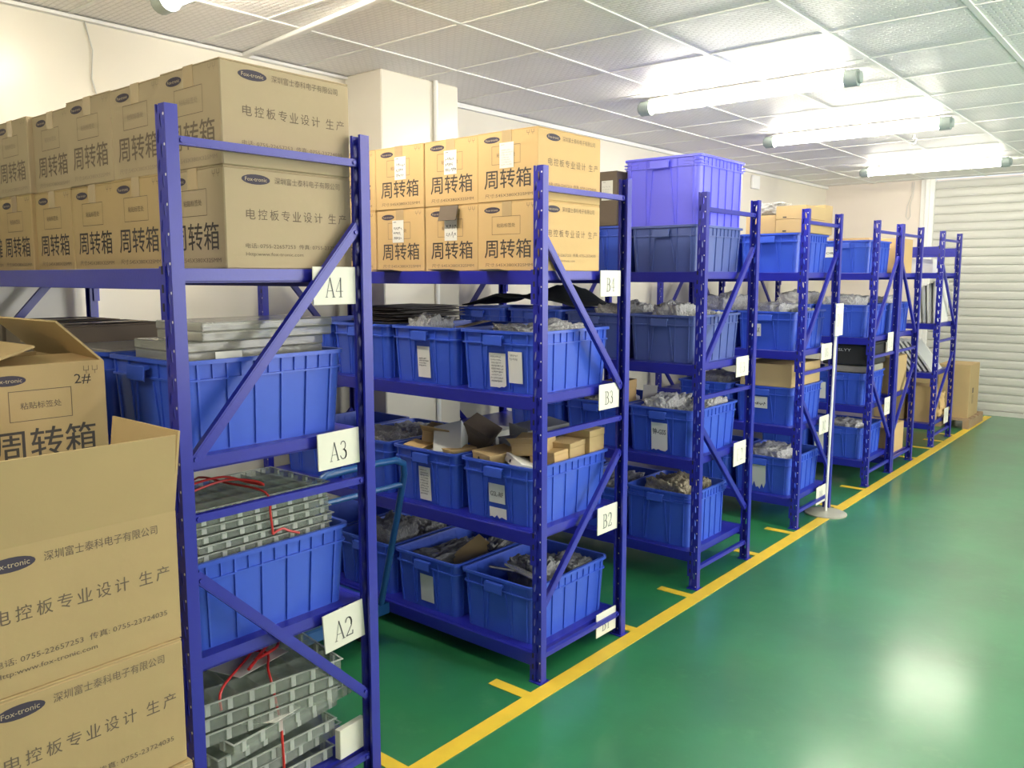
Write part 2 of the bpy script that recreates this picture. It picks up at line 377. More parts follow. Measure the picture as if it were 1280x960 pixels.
# yellow floor marking
yl = MB().box(.032, .102, .3, 10.75, 0, .0025)
for ya in (1.042-.115, 1.632+.10, 2.494-.12, 3.076+.075, 3.792-.11, 4.395+.10, 5.133-.11, 5.714+.10, 6.541-.11, 7.744+.10, 8.488-.11, 8.82, 9.151+.10):
    yl.box(-.14, .034, ya-.025, ya+.025, 0, .0025)
struct(yl.build('floor_line', M['yellow']), 'yellow painted line along the aisle with short ticks at the rack feet')

# ------------------------------------------------------------------ ceiling lamps
def lamp(loc, label, L_=1.2, rz=0):
    t = thing('ceiling_lamp', label, 'lamp', loc, rz, 'tube lamps under the ceiling')
    top = ZC-loc[2]
    MB().cyl((-L_/2, 0, 0), (L_/2, 0, 0), .034, 14).build('lamp_tube', M['lamp'], t, smooth=True)
    MB().box(-L_/2, L_/2, -.030, .030, .040, .052).box(-L_/2, L_/2, -.005, .005, .032, .042).build('housing', M['fixture'], t)
    for s in (-1, 1):
        r = .046
        MB().cyl((s*L_/2, 0, 0), (s*(L_/2+.07), 0, 0), r, 16).cyl((s*(L_/2+.07), 0, 0), (s*(L_/2+.085), 0, 0), r*.7, 16).build('end_cap', M['capgrey'], t, smooth=True)
        MB().box(s*L_/2*.8-.02, s*L_/2*.8+.02, -.015, .015, .05, top).build('bracket', M['fixture'], t)
    return t
lamp((-.285, 4.78, 2.655), 'glowing tube lamp with grey end cap, nearest of the three over the racks')
lamp((-.23, 6.60, 2.655), 'glowing tube lamp with grey end cap, middle one of the three over the racks')
lamp((-.29, 9.18, 2.655), 'glowing tube lamp nearest the roller shutter')
lamp((-.62, 1.74, 2.655), 'glowing lamp end at the top edge, above the stacked cartons of the front rack')
lamp((1.30, 2.75, 2.655), 'tube lamp above the aisle beyond the top of the picture')  # unseen lamp, added to raise the overall brightness
for yy, ww in ((4.60, 'nearer'), (6.40, 'farther')): lamp((2.95, yy, 2.655), 'tube lamp over the right side of the room, %s one, out of the picture' % ww)  # both lamps added out of view to brighten the right floor
lamp((.35, -.75, 2.655), 'tube lamp left of the camera, out of the picture')  # added out of view to light the carton fronts
# ------------------------------------------------------------------ small things on walls and ceiling
s_ = MB().cyl((0, 0, 0), (0, 0, -.03), .012).cyl((0, 0, -.03), (0, 0, -.034), .03, 12)
for a in (0, PI/2): s_.bar((math.cos(a)*.02, math.sin(a)*.02, -.03), (math.cos(a)*.008, math.sin(a)*.008, -.07), .005, .005)
s_.cyl((0, 0, -.07), (0, 0, -.074), .02, 12)
tag(s_.build('sprinkler_head', M['chrome'], None, (.015, 7.33, ZC-.006)), 'small metal sprinkler head on the ceiling between the two farther lamps', 'sprinkler')
jb = MB().box(0, .03, -.09, .09, -.14, 0).build('junction_box', M['white'], None, (XL, 8.7, 2.66), bevel=.006)
tag(jb, 'small white box high on the left wall beside the violet tall tote', 'electrical box')
wl = MB().tube([(-.905, YF-.008, 2.70), (-.90, YF-.012, 2.56), (-.945, YF-.012, 2.42), (-.955, YF-.012, 2.30), (-.93, YF-.012, 2.26), (-.905, YF-.012, 2.30), (-.915, YF-.012, 2.42), (-.885, YF-.012, 2.56), (-.88, YF-.008, 2.70)], .004, 6)
tag(wl.build('looped_cable', M['fixture'], smooth=True), 'thin looped cable hanging on the far wall left of the shutter', 'cable')
tag(MB().tube([(XL+.006, 1.72, ZC-.02), (XL+.012, 1.745, 2.58), (XL+.010, 1.735, 2.46), (XL+.012, 1.76, 2.36), (XL+.006, 1.75, 2.1)], .003, 6).build('hanging_wire', M['fixture'], smooth=True), 'thin pale wire hanging down the left wall above the cartons', 'wire')

# ------------------------------------------------------------------ racks
def post_mesh():
    w, d, t, l = .0225, .0165, .0022, .009
    poly = [(-w, -d), (w, -d), (w, d), (w-l, d), (w-l, d-t), (w-t, d-t), (w-t, -d+t), (-w+t, -d+t), (-w+t, d-t), (-w+l, d-t), (-w+l, d), (-w, d)]
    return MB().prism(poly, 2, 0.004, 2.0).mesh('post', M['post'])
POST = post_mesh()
RL = 1.80
def beam_mesh():
    poly = [(-.0165, -.052), (.0165, -.052), (.0165, -.018), (.004, -.018), (.004, 0), (-.0165, 0)]
    return MB().prism(poly, 0, -RL+.0235, -.0235).mesh('beam', M['rack'], bevel=.0015)
BEAM = beam_mesh()
def conn_mesh(s):
    b = MB().box(-.0275, -.003, -.004, 0, -.125, .004).box(-.031, -.0275, -.004, .02, -.125, .004)
    mb = b
    mb.m = 1
    for k in range(3): mb.box(-.019, -.012, -.0052, -.0035, -.105+k*.045, -.085+k*.045)
    return mb.mesh('end_connector', [M['rack'], M['rubber']])
CONN = conn_mesh(1)
def rack(name, label, y0, y1, levels, flip, extra_beams=()):
    t = thing('storage_rack', label, 'rack', (0, y0, 0), 0, 'blue storage racks')
    D = y1-y0
    for x in (0, -RL):
        for y, r in ((0, 0), (D, PI)):
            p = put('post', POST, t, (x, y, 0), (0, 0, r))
            MB().box(-.03, .03, -.028, .028, 0, .004).build('foot_plate', M['rack'], p)
        def br(z0, z1, nm):    # from near post to far post
            b_w, b_h = (.018, .021) if z0 == z1 else (.018, .029)
            b = MB().bar((x, .018, z0), (x, D-.018, z1), b_w, b_h)
            d = Vector((0, D, z1-z0)).normalized()
            b.bar(Vector((x+.0095, .018, z0)), Vector((x+.0095, D-.018, z1)), .001, b_h*.7)
            for yy, zz in ((.03, z0+(z1-z0)*.03), (D-.03, z1-(z1-z0)*.03)): b.cyl((x+.009, yy, zz), (x+.014, yy, zz), .006, 6)
            b.build(nm, M['rack'], t)
        br(1.92, 1.92, 'horizontal_brace'); br(.985, .985, 'horizontal_brace'); br(.10, .10, 'horizontal_brace')
        if not flip: br(1.12, 1.74, 'diagonal_brace'); br(.84, .30, 'diagonal_brace')
        else: br(1.74, 1.12, 'diagonal_brace'); br(.30, .84, 'diagonal_brace')
    for z in levels:
        for y, r in ((0, 0), (D, PI)):
            b = put('beam', BEAM, t, (0 if r == 0 else -RL, y, z), (0, 0, r))
            for s in (0, 1):
                c = put('end_connector', CONN, b, (0 if s == 0 else -RL, -.0165, 0))
                if s: c.scale = (-1, 1, 1)
        sp = MB().box(-RL+.026, -.026, .005, D-.005, z-.016, z)
        for k in range(1, 6): sp.box(-RL+.026+k*.29, -RL+.05+k*.29, .02, D-.02, z-.034, z-.016)
        sp.box(-.034, -.026, .02, D-.02, z-.034, z-.016).box(-.05, -.026, .02, D-.02, z-.036, z-.032)
        sp.build('shelf_panel', M['rack'], t)
    for z in extra_beams:
        for y, r in ((0, 0), (D, PI)):
            b = put('beam', BEAM, t, (0 if r == 0 else -RL, y, z), (0, 0, r)); b.scale = (1, 1, 1.6)
            for s in (0, 1):
                c = put('end_connector', CONN, b, (0 if s == 0 else -RL, -.0165, 0))
                if s: c.scale = (-1, 1, 1)
    return t
RK = {'A': (1.042, 1.632, (1.615, 1.135, .60, .115), 0), 'B': (2.494, 3.076, (1.615, 1.135, .60, .115), 1), 'C': (3.792, 4.395, (1.615, 1.15, .665, .19), 0),
      'D': (5.133, 5.714, (1.615, 1.125, .645, .19), 0), 'E': (6.541, 7.128, (1.615, 1.13, .61, .19), 0), 'F': (7.172, 7.744, (1.615, 1.13, .63, .11), 1), 'G': (8.488, 9.151, (1.62, 1.15, .69, .21), 1)}
RN = {'A': 'front rack', 'B': 'second rack', 'C': 'third rack', 'D': 'fourth rack', 'E': 'fifth rack', 'F': 'sixth rack', 'G': 'last rack'}
rack('A', 'blue steel storage rack nearest the camera, behind the foreground cartons, signed A2 to A4', *RK['A'])
rack('B', 'blue steel storage rack with cartons on top, second from the camera, signed B1 to B4', *RK['B'])
rack('C', 'blue steel storage rack with the tall violet tote on top, third from the camera', *RK['C'])
rack('D', 'blue steel storage rack behind the white sign stand, fourth from the camera', *RK['D'])
rack('E', 'blue steel storage rack standing back to back before the sixth, fifth from the camera', *RK['E'])
rack('F', 'blue steel storage rack back to back with the fifth, large carton on its bottom shelf', *RK['F'])
rack('G', 'blue steel storage rack with leaning pale panels, the last one before the shutter', *RK['G'], extra_beams=(1.86,))

# signs
def sign(txt, y1, ztop, label, w=.152, h=.108, x=-.006, tilt=0, faint=False):
    t = thing('rack_sign', label, 'sign', (x, y1-.025-w/2, ztop), 0, 'white number signs on the racks', rot=(tilt, 0, 0))
    MB().box(0, .005, -w/2, w/2, -h, 0).build('sign_board', M['sign'], t, bevel=.001)
    ink = Ink(); hh = h*.50
    serif(ink, txt, -hh*.62, -h*.80, hh)
    put('lettering', ink.mesh('lettering', [M['signfaint'] if faint else M['signink']], (.005, 0, 0), (0, 1, 0), (0, 0, 1)), t)
    MB().box(-.012, 0, -.006, .006, -.012, -.004).build('hook', M['chrome'], t)
    return t
sign('A4', 1.632, 1.622, 'cream sign reading A4 at the top shelf of the front rack')
sign('A3', 1.632, 1.145, 'cream sign reading A3 on the front rack', tilt=.02)
sign('A2', 1.632, .605, 'cream sign reading A2 on the front rack', h=.118, tilt=.07)
sign('B4', 3.076, 1.618, 'cream sign reading B4 at the top shelf of the second rack')
sign('B3', 3.076, 1.142, 'cream sign reading B3 on the second rack')
sign('B2', 3.076, .612, 'cream sign reading B2 on the second rack', h=.118)
sign('B1', 3.076, .140, 'cream sign reading B1 near the floor, behind the lowest brace of the second rack', h=.105)
sign('E3', 4.395, 1.160, 'cream sign on the third rack just below its grey blue tote', faint=True)
sign('E2', 4.395, .690, 'cream sign on the third rack beside the lower diagonal brace', h=.13, faint=True)
sign('D3', 5.714, 1.150, 'pale sign on the fourth rack above its large carton', w=.19, faint=True)
sign('D2', 5.714, .665, 'pale sign on the fourth rack behind the sign stand pole', w=.17, h=.12, faint=True)
sign('D1', 5.714, .185, 'pale sign at the bottom shelf of the fourth rack', w=.17, h=.12, faint=True)
sign('E3', 7.128, 1.15, 'pale sign at the middle of the fifth rack under its second shelf', w=.14, h=.15, faint=True)
sign('E2', 7.128, .63, 'pale sign at the lower brace of the fifth rack', w=.14, h=.14, faint=True)
sign('E1', 9.151, .30, 'pale sign at the bottom of the last rack', w=.16, h=.15, faint=True)

# ------------------------------------------------------------------ totes
def rring(lx, ly, r, z, n=4):
    o = []
    for cx, cy, a in ((lx-r, ly-r, 0), (-lx+r, ly-r, 90), (-lx+r, -ly+r, 180), (lx-r, -ly+r, 270)):
        for k in range(n+1):
            t = math.radians(a+90*k/n); o.append((cx+r*math.cos(t), cy+r*math.sin(t), z))
    return o
TM = {}
def tote_meshes(w, l, h, mk, castle=False):
    key = (w, l, h, mk, castle)
    if key in TM: return TM[key]
    a, b = w/2, l/2; tp = .055 if not castle else .03
    zr = h-.055
    def ext(z): f = 1-tp*(1-z/h); return (a-.010)*f, (b-.010)*f
    m = MB(); R = []
    for z in (0, zr):
        x, y = ext(z); R.append(rring(x, y, .028, z))
    x, y = ext(zr)
    R += [rring(x+.007, y+.007, .032, zr), rring(x+.007, y+.007, .032, zr+.005), rring(x+.001, y+.001, .03, zr+.006), rring(x+.002, y+.002, .03, h-.012),
          rring(a, b, .034, h-.011), rring(a, b, .034, h), rring(a-.012, b-.012, .026, h), rring(a-.014, b-.014, .026, h-.01)]
    x, y = ext(.01); R += [rring(x-.006, y-.006, .024, .008)]
    m.loft(R, True, True)
    def rib(side, t, z0, z1, w_=.006, d=.005):
        # vertical rib following the taper; t = position along the side
        def P(z):
            X, Y = ext(z)
            k = X/(a-.010)
            return X, Y, k
        vs = []
        for z in (z0, z1):
            X, Y, k = P(z)
            for off, out in ((-w_/2, -.004), (w_/2, -.004), (w_/2, d), (-w_/2, d)):
                if side in (0, 1): s = 1 if side == 0 else -1; vs.append((s*(X+out), t*(Y/(b-.010))+off, z))
                else: s = 1 if side == 2 else -1; vs.append((t*k+off, s*(Y+out), z))
        m.add(vs, [(0, 1, 2, 3), (7, 6, 5, 4), (0, 4, 5, 1), (1, 5, 6, 2), (2, 6, 7, 3), (3, 7, 4, 0)])
    nl = 5
    for s in (0, 1):
        for k in range(nl+1):
            t = (-.5+k/nl)*(l-.11); rib(s, t, .004, h-.012)
        for k in range(nl): rib(s, (-.5+(k+.5)/nl)*(l-.11), zr+.005, h-.012, .004)
    for s in (2, 3):
        for t in (-w*.40, -w*.20, w*.20, w*.40): rib(s, t, .004, h-.012)
        # tapered handle recess outline
        sg = 1 if s == 2 else -1
        for q in (-1, 1):
            X0, Y0 = ext(.012); X1, Y1 = ext(zr-.02)
            m.bar((q*w*.165, sg*(Y0+.002), .012), (q*w*.115, sg*(Y1+.002), zr-.005), .006, .008, (0, 1, 0))
    if castle:
        for z in (h-.045, h-.03):
            for sx in (-1, 1):
                for sy in (-1, 1):
                    X, Y = ext(z)
                    m.box(sx*X-.003 if sx > 0 else -X-.006, sx*X+.006 if sx > 0 else -X+.003, sy*Y-.08*(sy > 0), sy*Y+.08*(sy < 0), z, z+.004)
                    m.box(sx*X-.08*(sx > 0), sx*X+.08*(sx < 0), sy*Y-.003 if sy > 0 else -Y-.006, sy*Y+.006 if sy > 0 else -Y+.003, z, z+.004)
    body = m.mesh('body', M[mk], smooth=True)
    hd = MB(); X, Y = ext(zr)
    hd.prism([(-b+.002, h-.018), (-b-.014, h-.02), (-b-.016, zr-.002), (-b-.012, zr-.006), (-b-.010, h-.03), (-b+.002, h-.028)], 0, -w*.118, w*.118)
    handle = hd.mesh('handle', M[mk], bevel=.001)
    TM[key] = (body, handle, ext, zr); return TM[key]
def tote(x, y, z, label, w=.40, l=.55, h=.245, mk='tote', card=None, rz=0, castle=False, group='blue totes on the racks'):
    body, handle, ext, zr = tote_meshes(w, l, h, mk, castle)
    t = thing('tote', label, 'storage tote', (x, y, z), rz, group)
    put('body', body, t)
    put('handle', handle, t); put('handle', handle, t, None, (0, 0, PI))
    for cd_ in ([card] if isinstance(card, dict) else (card or [])):
        u0, u1, v0, v1 = cd_['box']; X0, Y0 = ext(v0); X1, Y1 = ext(v1); e = .006
        c = MB()
        pts = [(u0, v0), (u1, v0), (u1, v1), (u0, v1)]
        if cd_.get('torn'):
            rnd = random.Random(cd_['torn']); n = 7
            pts = [(u0+(u1-u0)*k/n, v0+(.35 if cd_.get('deep') else .10)*(v1-v0)*rnd.random()*(1 if k % 2 else .3)) for k in range(n+1)] + [(u1, v1), (u0, v1)]
        def on(u, v, o): return (u, -(Y0+(Y1-Y0)*(v-v0)/(v1-v0))-o, v)
        n = len(pts)
        c.add([on(u, v, e) for u, v in pts]+[on(u, v, e+.0012) for u, v in pts], [tuple(range(n)), tuple(range(2*n-1, n-1, -1))]+[(k, (k+1) % n, n+(k+1) % n, n+k) for k in range(n)])
        co = c.build('label_card', M[cd_.get('mat', 'paper')], t)
        ink = Ink(); rnd = random.Random(cd_.get('seed', 3))
        if cd_.get('rows'): ink.scribble(u0+.006, u1-.006, v0+(v1-v0)*cd_.get('lo', .15), v1-(v1-v0)*cd_.get('hi', .06), cd_['rows'], cd_.get('pw', .0012), 0, rnd)
        if cd_.get('text'): tx, a0, a1 = cd_['text']; ink.text(tx, u0+.008, u1-.008, v0+(v1-v0)*a0, v0+(v1-v0)*a1, bold=.015)
        if ink.v:
            sl = Vector((0, -(Y1-Y0), v1-v0)).normalized()
            put('writing', ink.mesh('writing', [M['signink']], (0, -Y0-e-.0012+(Y1-Y0)/(v1-v0)*v0, 0), (1, 0, 0), (0, -(Y1-Y0)/(v1-v0), 1), .0008), co)
    return t
TX = [-.245, -.665, -1.085, -1.505]     # four places along a shelf, from the aisle inwards
ORD = ['nearest the aisle', 'second from the aisle', 'third from the aisle', 'fourth from the aisle']
def mid(r): return (RK[r][0]+RK[r][1])/2
LV = ['top', 'upper middle', 'lower middle', 'bottom']
def T(r, lv, i, what, **k):
    lab = '%s, %s\'s %s shelf, %s' % (what, RN[r], LV[lv], ORD[i].replace(' from the aisle', ' from aisle'))
    return tote(k.pop('x', TX[i]), k.pop('y', mid(r)), RK[r][2][lv], lab, **k)
CARD = lambda **k: dict(dict(box=(-.045, .035, .045, .165)), **k)
# front rack
T('A', 1, 0, 'blue tote of frosted cases', l=.54)
T('A', 1, 1, 'blue tote of grey boards', l=.54)
T('A', 2, 0, 'blue tote of tied clear trays', l=.54)
T('A', 2, 1, 'blue tote', l=.54)
# second rack
T('B', 1, 0, 'blue tote with two written cards', card=[CARD(box=(-.035, .05, .015, .155), rows=9, seed=1, torn=4), CARD(box=(.065, .135, .04, .165), rows=2, seed=2, lo=.7)])
T('B', 1, 1, 'blue tote with a curled card', card=CARD(box=(-.03, .045, .025, .16), rows=4, seed=5, lo=.35, hi=.35))
T('B', 1, 2, 'blue tote of black boards')
T('B', 1, 3, 'blue tote')
T('B', 2, 0, 'blue tote of small boxes with torn card', card=[CARD(box=(-.04, .045, .075, .155), text=('GSL-RF', .35, .6), mat='panel'), CARD(box=(-.04, .05, .01, .055), torn=9, deep=1)])
T('B', 2, 1, 'blue tote of small boxes with long card', card=CARD(box=(-.03, .04, .015, .165), rows=10, seed=8))
T('B', 2, 2, 'blue tote of clear packets')
T('B', 2, 3, 'blue tote')
T('B', 3, 0, 'blue tote of dark bags, no card')
T('B', 3, 1, 'dark blue tote with cardboard piece', card=CARD(box=(-.03, .05, .035, .16), mat='panel'))
T('B', 3, 2, 'blue tote with a clear bag')
T('B', 3, 3, 'blue tote')
# third rack
tote(TX[0], 3.792+.30, 1.615, 'grey blue tote under the tall violet tote on the third rack', mk='tote_dull', h=.235)
tote(-.262, 4.085, 1.615+.234, 'tall violet blue tote standing on the grey blue tote, highest of all', w=.45, l=.53, h=.345, mk='tote_pale', castle=True)
T('C', 0, 1, 'blue tote under a brown carton')
T('C', 0, 2, 'blue tote')
T('C', 1, 0, 'grey blue tote with clear bags', mk='tote_dull')
T('C', 1, 1, 'grey blue tote with white bags', mk='tote_dull')
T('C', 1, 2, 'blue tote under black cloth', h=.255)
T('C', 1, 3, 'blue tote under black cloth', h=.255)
T('C', 2, 0, 'blue tote with a torn inked card', card=CARD(box=(-.045, .05, .015, .165), torn=3, text=('钟-GSS', .58, .80)))
T('C', 2, 1, 'blue tote with a standing carton')
T('C', 2, 2, 'blue tote')
T('C', 3, 0, 'short blue tote of yellowish bags', l=.44, h=.285, y=4.03, castle=True)
T('C', 3, 1, 'blue tote')
T('C', 3, 2, 'blue tote')
# fourth rack
T('D', 0, 0, 'blue tote carrying small cartons')
T('D', 0, 1, 'blue tote')
T('D', 1, 0, 'blue tote with a printed card', card=CARD(box=(-.12, -.03, .085, .165), text=('OEM BX', .3, .7)))
T('D', 1, 1, 'blue tote')
T('D', 2, 0, 'blue tote with a card under a carton', card=CARD(box=(-.06, .03, .10, .175), rows=1, lo=.2, hi=.4, seed=4, pw=.004))
T('D', 2, 1, 'blue tote')
T('D', 3, 0, 'blue tote with a torn grey card', card=CARD(box=(-.055, .035, .02, .19), torn=6, deep=1, mat='panel'))
T('D', 3, 1, 'blue tote')
# fifth and sixth rack
T('E', 0, 0, 'blue tote with a white card', card=CARD(box=(-.14, -.06, .12, .2), text=('OBJ', .25, .5)))
T('E', 1, 0, 'blue tote with bags')
T('E', 1, 1, 'blue tote')
T('E', 2, 0, 'blue tote with grey bags', card=CARD(box=(-.16, -.09, .03, .16)))
T('E', 2, 1, 'blue tote')
T('E', 3, 0, 'blue tote with a flat grey bag', card=CARD(box=(-.16, -.09, .03, .18)))
T('E', 3, 1, 'blue tote')
T('F', 1, 0, 'blue tote with papers')

# ------------------------------------------------------------------ printed cartons
CW, CL, CH = .30, .415, .265
def short_print(dim):
    k = Ink(); u = lambda f: (-.5+f)*CW; v = lambda f: f*CH
    i = 0
    k.ellipse(u(.25), v(.885), CW*.135, CH*.045, 1); k.text('Fox-tronic', u(.145), u(.355), v(.868), v(.902), 2)
    k.rect(u(.25), u(.72), v(.53), v(.79), .0016, 3); k.text('粘贴标签处', u(.33), u(.64), v(.63), v(.69), 4)
    k.text('周转箱', u(.12), u(.90), v(.185), v(.46), 0, .006)
    k.text('尺寸:545X380X325MM', u(.13), u(.92), v(.06), v(.115), 4)
    for a in (.83, .90):
        k.line([(u(a), v(.965)), (u(a), v(.925)), (u(a+.04), v(.925)), (u(a+.04), v(.965))], .0014, 4); k.line([(u(a+.02), v(.925)), (u(a+.02), v(.895))], .0014, 4)
    return k
def long_print():
    k = Ink(); u = lambda f: (-.5+f)*CL; v = lambda f: f*CH
    k.ellipse(u(.23), v(.885), CL*.105, CH*.05, 1); k.text('Fox-tronic', u(.15), u(.31), v(.867), v(.905), 2)
    k.text('深圳富士泰科电子有限公司', u(.37), u(.90), v(.855), v(.925), 3)
    x = .15
    for ch in '电控板专业设计': k.text(ch, u(x), u(x+.068), v(.49), v(.595), 3); x += .088
    x += .03
    for ch in '生产': k.text(ch, u(x), u(x+.068), v(.49), v(.595), 3); x += .088
    k.text('电话: 0755-22657253  传真: 0755-23724035', u(.14), u(.93), v(.205), v(.255), 3)
    k.text('Http:www.fox-tronic.com', u(.14), u(.58), v(.12), v(.165), 3)
    return k
SP, LP = short_print(0), long_print()
def prints(soft):
    a = [M['ink_soft'] if soft else M['ink'], M['logo'], M['logo_txt'], M['ink_soft'], M['ink_pale'] if soft else M['ink_soft']]
    return (SP.mesh('short_side_print', a, (0, -CL/2, 0), (1, 0, 0), (0, 0, 1)), LP.mesh('long_side_print', a, (CW/2, 0, 0), (0, 1, 0), (0, 0, 1)))
PR = {False: prints(False), True: prints(True)}
CB = {}
def carton(x, y, z, label, group, mk='carton', soft=False, rz=0, h=CH, cat='cardboard box', tall_flap=False, note=None, print_=True, w=CW, l=CL, name='carton'):
    """closed printed carton: x, y = centre of its footprint"""
    t = thing(name, label, cat, (x, y, z), rz, group)
    k = (mk, w, l, h)
    if k not in CB:
        b = MB().box(-w/2, w/2, -l/2, l/2, 0, h-.004).mesh('body', M[mk], bevel=.003)
        fl = MB().box(-w/2+.001, -.0012, -l/2+.001, l/2-.001, h-.004, h).mesh('top_flap', M[mk], bevel=.001)
        fr = MB().box(.0012, w/2-.001, -l/2+.001, l/2-.001, h-.004, h).mesh('top_flap', M[mk], bevel=.001)
        tp = MB()
        tp.box(-.024, .024, -l/2-.0008, l/2+.0008, h, h+.0006)
        tp.box(-.024, .024, -l/2-.0010, -l/2+.0002, h-.055, h+.0006)
        CB[k] = (b, fl, fr, tp.mesh('packing_tape', M['tape']))
    b, fl, fr, tp = CB[k]
    put('body', b, t); put('top_flap', fl, t); put('top_flap', fr, t); put('packing_tape', tp, t)
    if print_:
        sc = (w/CW, l/CL, h/CH)
        for nm, me in (('short_side_print', PR[soft][0]), ('long_side_print', PR[soft][1])):
            p = put(nm, me, t); p.scale = sc
    if note:
        dx, rows, seed = note
        nb = MB().box(dx-.035, dx+.035, -l/2-.0022, -l/2-.0012, h*.47, h*.83).build('paper_note', M['paper'], t)
        ink = Ink(); ink.fill(dx-.028, dx-.01, h*.795, h*.805)
        ink.scribble(dx-.028, dx+.030, h*.50, h*.74, rows, .0022 if rows < 4 else .0009, 0, random.Random(seed))
        put('writing', ink.mesh('writing', [M['signink'] if rows < 4 else M['signfaint']], (0, -l/2-.0022, 0), (1, 0, 0), (0, 0, 1)), nb)
    return t
CN = ['nearest the aisle', 'second from the aisle', 'third from the aisle', 'fourth from the aisle', 'fifth from the aisle', 'sixth from the aisle']
yA = 1.205+CL/2
for row in (0, 1):
    for i in range(6):
        xx = -.03-CW/2-i*.2985+(random.uniform(-.004, .004) if i else 0)-(.02 if i == 0 and row else 0)*0
        z = 1.615+row*(CH+.001)
        hh = CH if row == 0 else (CH, CH-.002, CH, CH-.006, CH-.004, CH)[i]
        carton(xx, yA+(random.uniform(-.012, .012) if i else 0), z, 'printed brown carton, %s, %s row atop the front rack' % (CN[i], ('lower', 'upper')[row]),
               'printed cartons on top of the front rack', 'carton_grey' if row or i == 0 else 'carton', soft=bool(row), h=hh, rz=random.uniform(-.012, .012) if i else 0)
yB = 2.50+CL/2
notes = {(0, 1): (.0, 2, 11), (0, 2): (-.01, 3, 12), (1, 0): (.0, 7, 13), (1, 1): (.0, 3, 14), (1, 2): (.01, 3, 15)}
for row in (0, 1):
    for i in range(4):
        nt_ = {(0, 0): 'with an empty label frame', (0, 1): 'with a scrap over its note', (1, 0): 'with a printed white sheet'}.get((row, i), 'with a written note' if (row, i) in notes else '')
        carton(-.02-CW/2-i*.3035, yB+(random.uniform(0, .01) if i else 0), 1.615+row*(CH+.001), ('tan carton %s, %s, %s row, second rack' % (nt_, CN[i], ('lower', 'upper')[row])).replace('carton ,', 'carton,'),
               'printed cartons on top of the second rack', 'carton_warm', note=notes.get((row, i)), rz=random.uniform(-.008, .008) if i else 0)
fl = MB().box(-.05, .05, -.004, 0, -.062, 0).build('cardboard_scrap', M['carton_dark'], None, (-.47, 2.496, 1.615+CH-.001), (-.25, 0, 0))
tag(fl, 'dark torn cardboard scrap hanging between upper and lower cartons of the second rack', 'cardboard scrap')
for k, (xa, mm) in enumerate(((-.80, 'carton_dark'), (-.46, 'carton_dark'), (-.20, 'carton_warm'))):
    f = MB().box(-.055, .055, -.05, .02, 0, .002).build('cardboard_flap', M[mm], None, (xa, 2.462, 1.6165), (-.10, 0, .05))
    tag(f, 'cardboard slip poking out under second rack\'s lower cartons, %s' % ('left one', 'middle one', 'right one')[k], 'cardboard scrap', 'cardboard slips under the cartons')
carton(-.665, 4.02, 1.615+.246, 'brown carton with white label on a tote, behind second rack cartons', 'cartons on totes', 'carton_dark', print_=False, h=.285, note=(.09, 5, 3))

# foreground stack: four cartons by the front rack, the top one open
FH = .277
fx, fy = .15, .655
for k in range(3):
    carton(fx+(.0, .012, .004)[k], fy+(0, .004, -.004)[k], k*FH, 'printed brown carton, %s of the foreground stack' % ('lowest', 'second from the bottom', 'third from the bottom, under the open carton')[k],
           'foreground stack of cartons', 'carton', h=FH-.001)
def open_carton(x, y, z, label, flaps, rz=0, w=CW, l=CL, h=FH-.001, mk='carton', hand=None):
    t = thing('open_carton', label, 'cardboard box', (x, y, z), rz, 'foreground stack of cartons')
    th = .005; b = MB()
    b.box(-w/2, w/2, -l/2, l/2, 0, th).box(-w/2, -w/2+th, -l/2, l/2, th, h).box(w/2-th, w/2, -l/2, l/2, th, h)
    b.box(-w/2+th, w/2-th, -l/2, -l/2+th, th, h).box(-w/2+th, w/2-th, l/2-th, l/2, th, h)
    put('body', b.mesh('body', M[mk]), t)
    sc = (w/CW, l/CL, h/CH)
    for nm, me in (('short_side_print', PR[False][0]), ('long_side_print', PR[False][1])):
        p = put(nm, me, t); p.scale = sc
    for side, ang, fh, taper in flaps:   # ang: lean outwards from upright
        f = MB(); half = (l if side in 'EW' else w)/2-.002
        poly = [(-half, 0), (half, 0), (half-taper, fh), (-half+taper, fh)]
        f.prism(poly, 1, -.0025, .0025)   # standing in local XZ
        f2 = [Vector(v) for v in f.v]
        rzz = {'E': PI/2, 'W': -PI/2, 'N': PI, 'S': 0}[side]
        pos = {'E': (w/2-.0025, 0, h), 'W': (-w/2+.0025, 0, h), 'N': (0, l/2-.0025, h), 'S': (0, -l/2+.0025, h)}[side]
        fo = f.build('flap', M[mk], t, pos); fo.rotation_euler = (Matrix.Rotation(rzz, 3, 'Z') @ Matrix.Rotation(ang, 3, 'X')).to_euler()
    if hand:
        ink = Ink(); ink.scribble(*hand) if False else ink.text('2#', *hand)
        put('handwriting', ink.mesh('handwriting', [M['ink']], (0, -l/2, 0), (1, 0, 0), (0, 0, 1)), t)
    return t
open_carton(fx-.002, fy-.002, 3*FH, 'open brown carton with raised flaps, topmost of the foreground stack by the rack post', [('E', .12, .165, .0), ('N', .12, .168, .0), ('W', 1.9, .148, 0), ('S', 1.2, .145, 0)])
# the stack behind it, short sides towards the aisle
bx, by = -.205-CL/2, .805
for k in range(4):
    carton(bx, by+(0, .004, -.003, .002)[k], k*FH, 'printed brown carton, %s of the stack under the carton marked 2#' % ('lowest', 'second from the bottom', 'third from the bottom', 'fourth from the bottom')[k],
           'rear foreground stack of cartons', 'carton', h=FH-.001, rz=PI/2)
open_carton(bx, by, 4*FH, 'half open brown carton hand marked 2# with lifted flaps, at left edge behind open carton', [('E', -.80, .148, .0), ('S', -1.50, .14, .0), ('W', -1.25, .145, .0)], rz=PI/2, hand=(.075, .115, .222, .248))

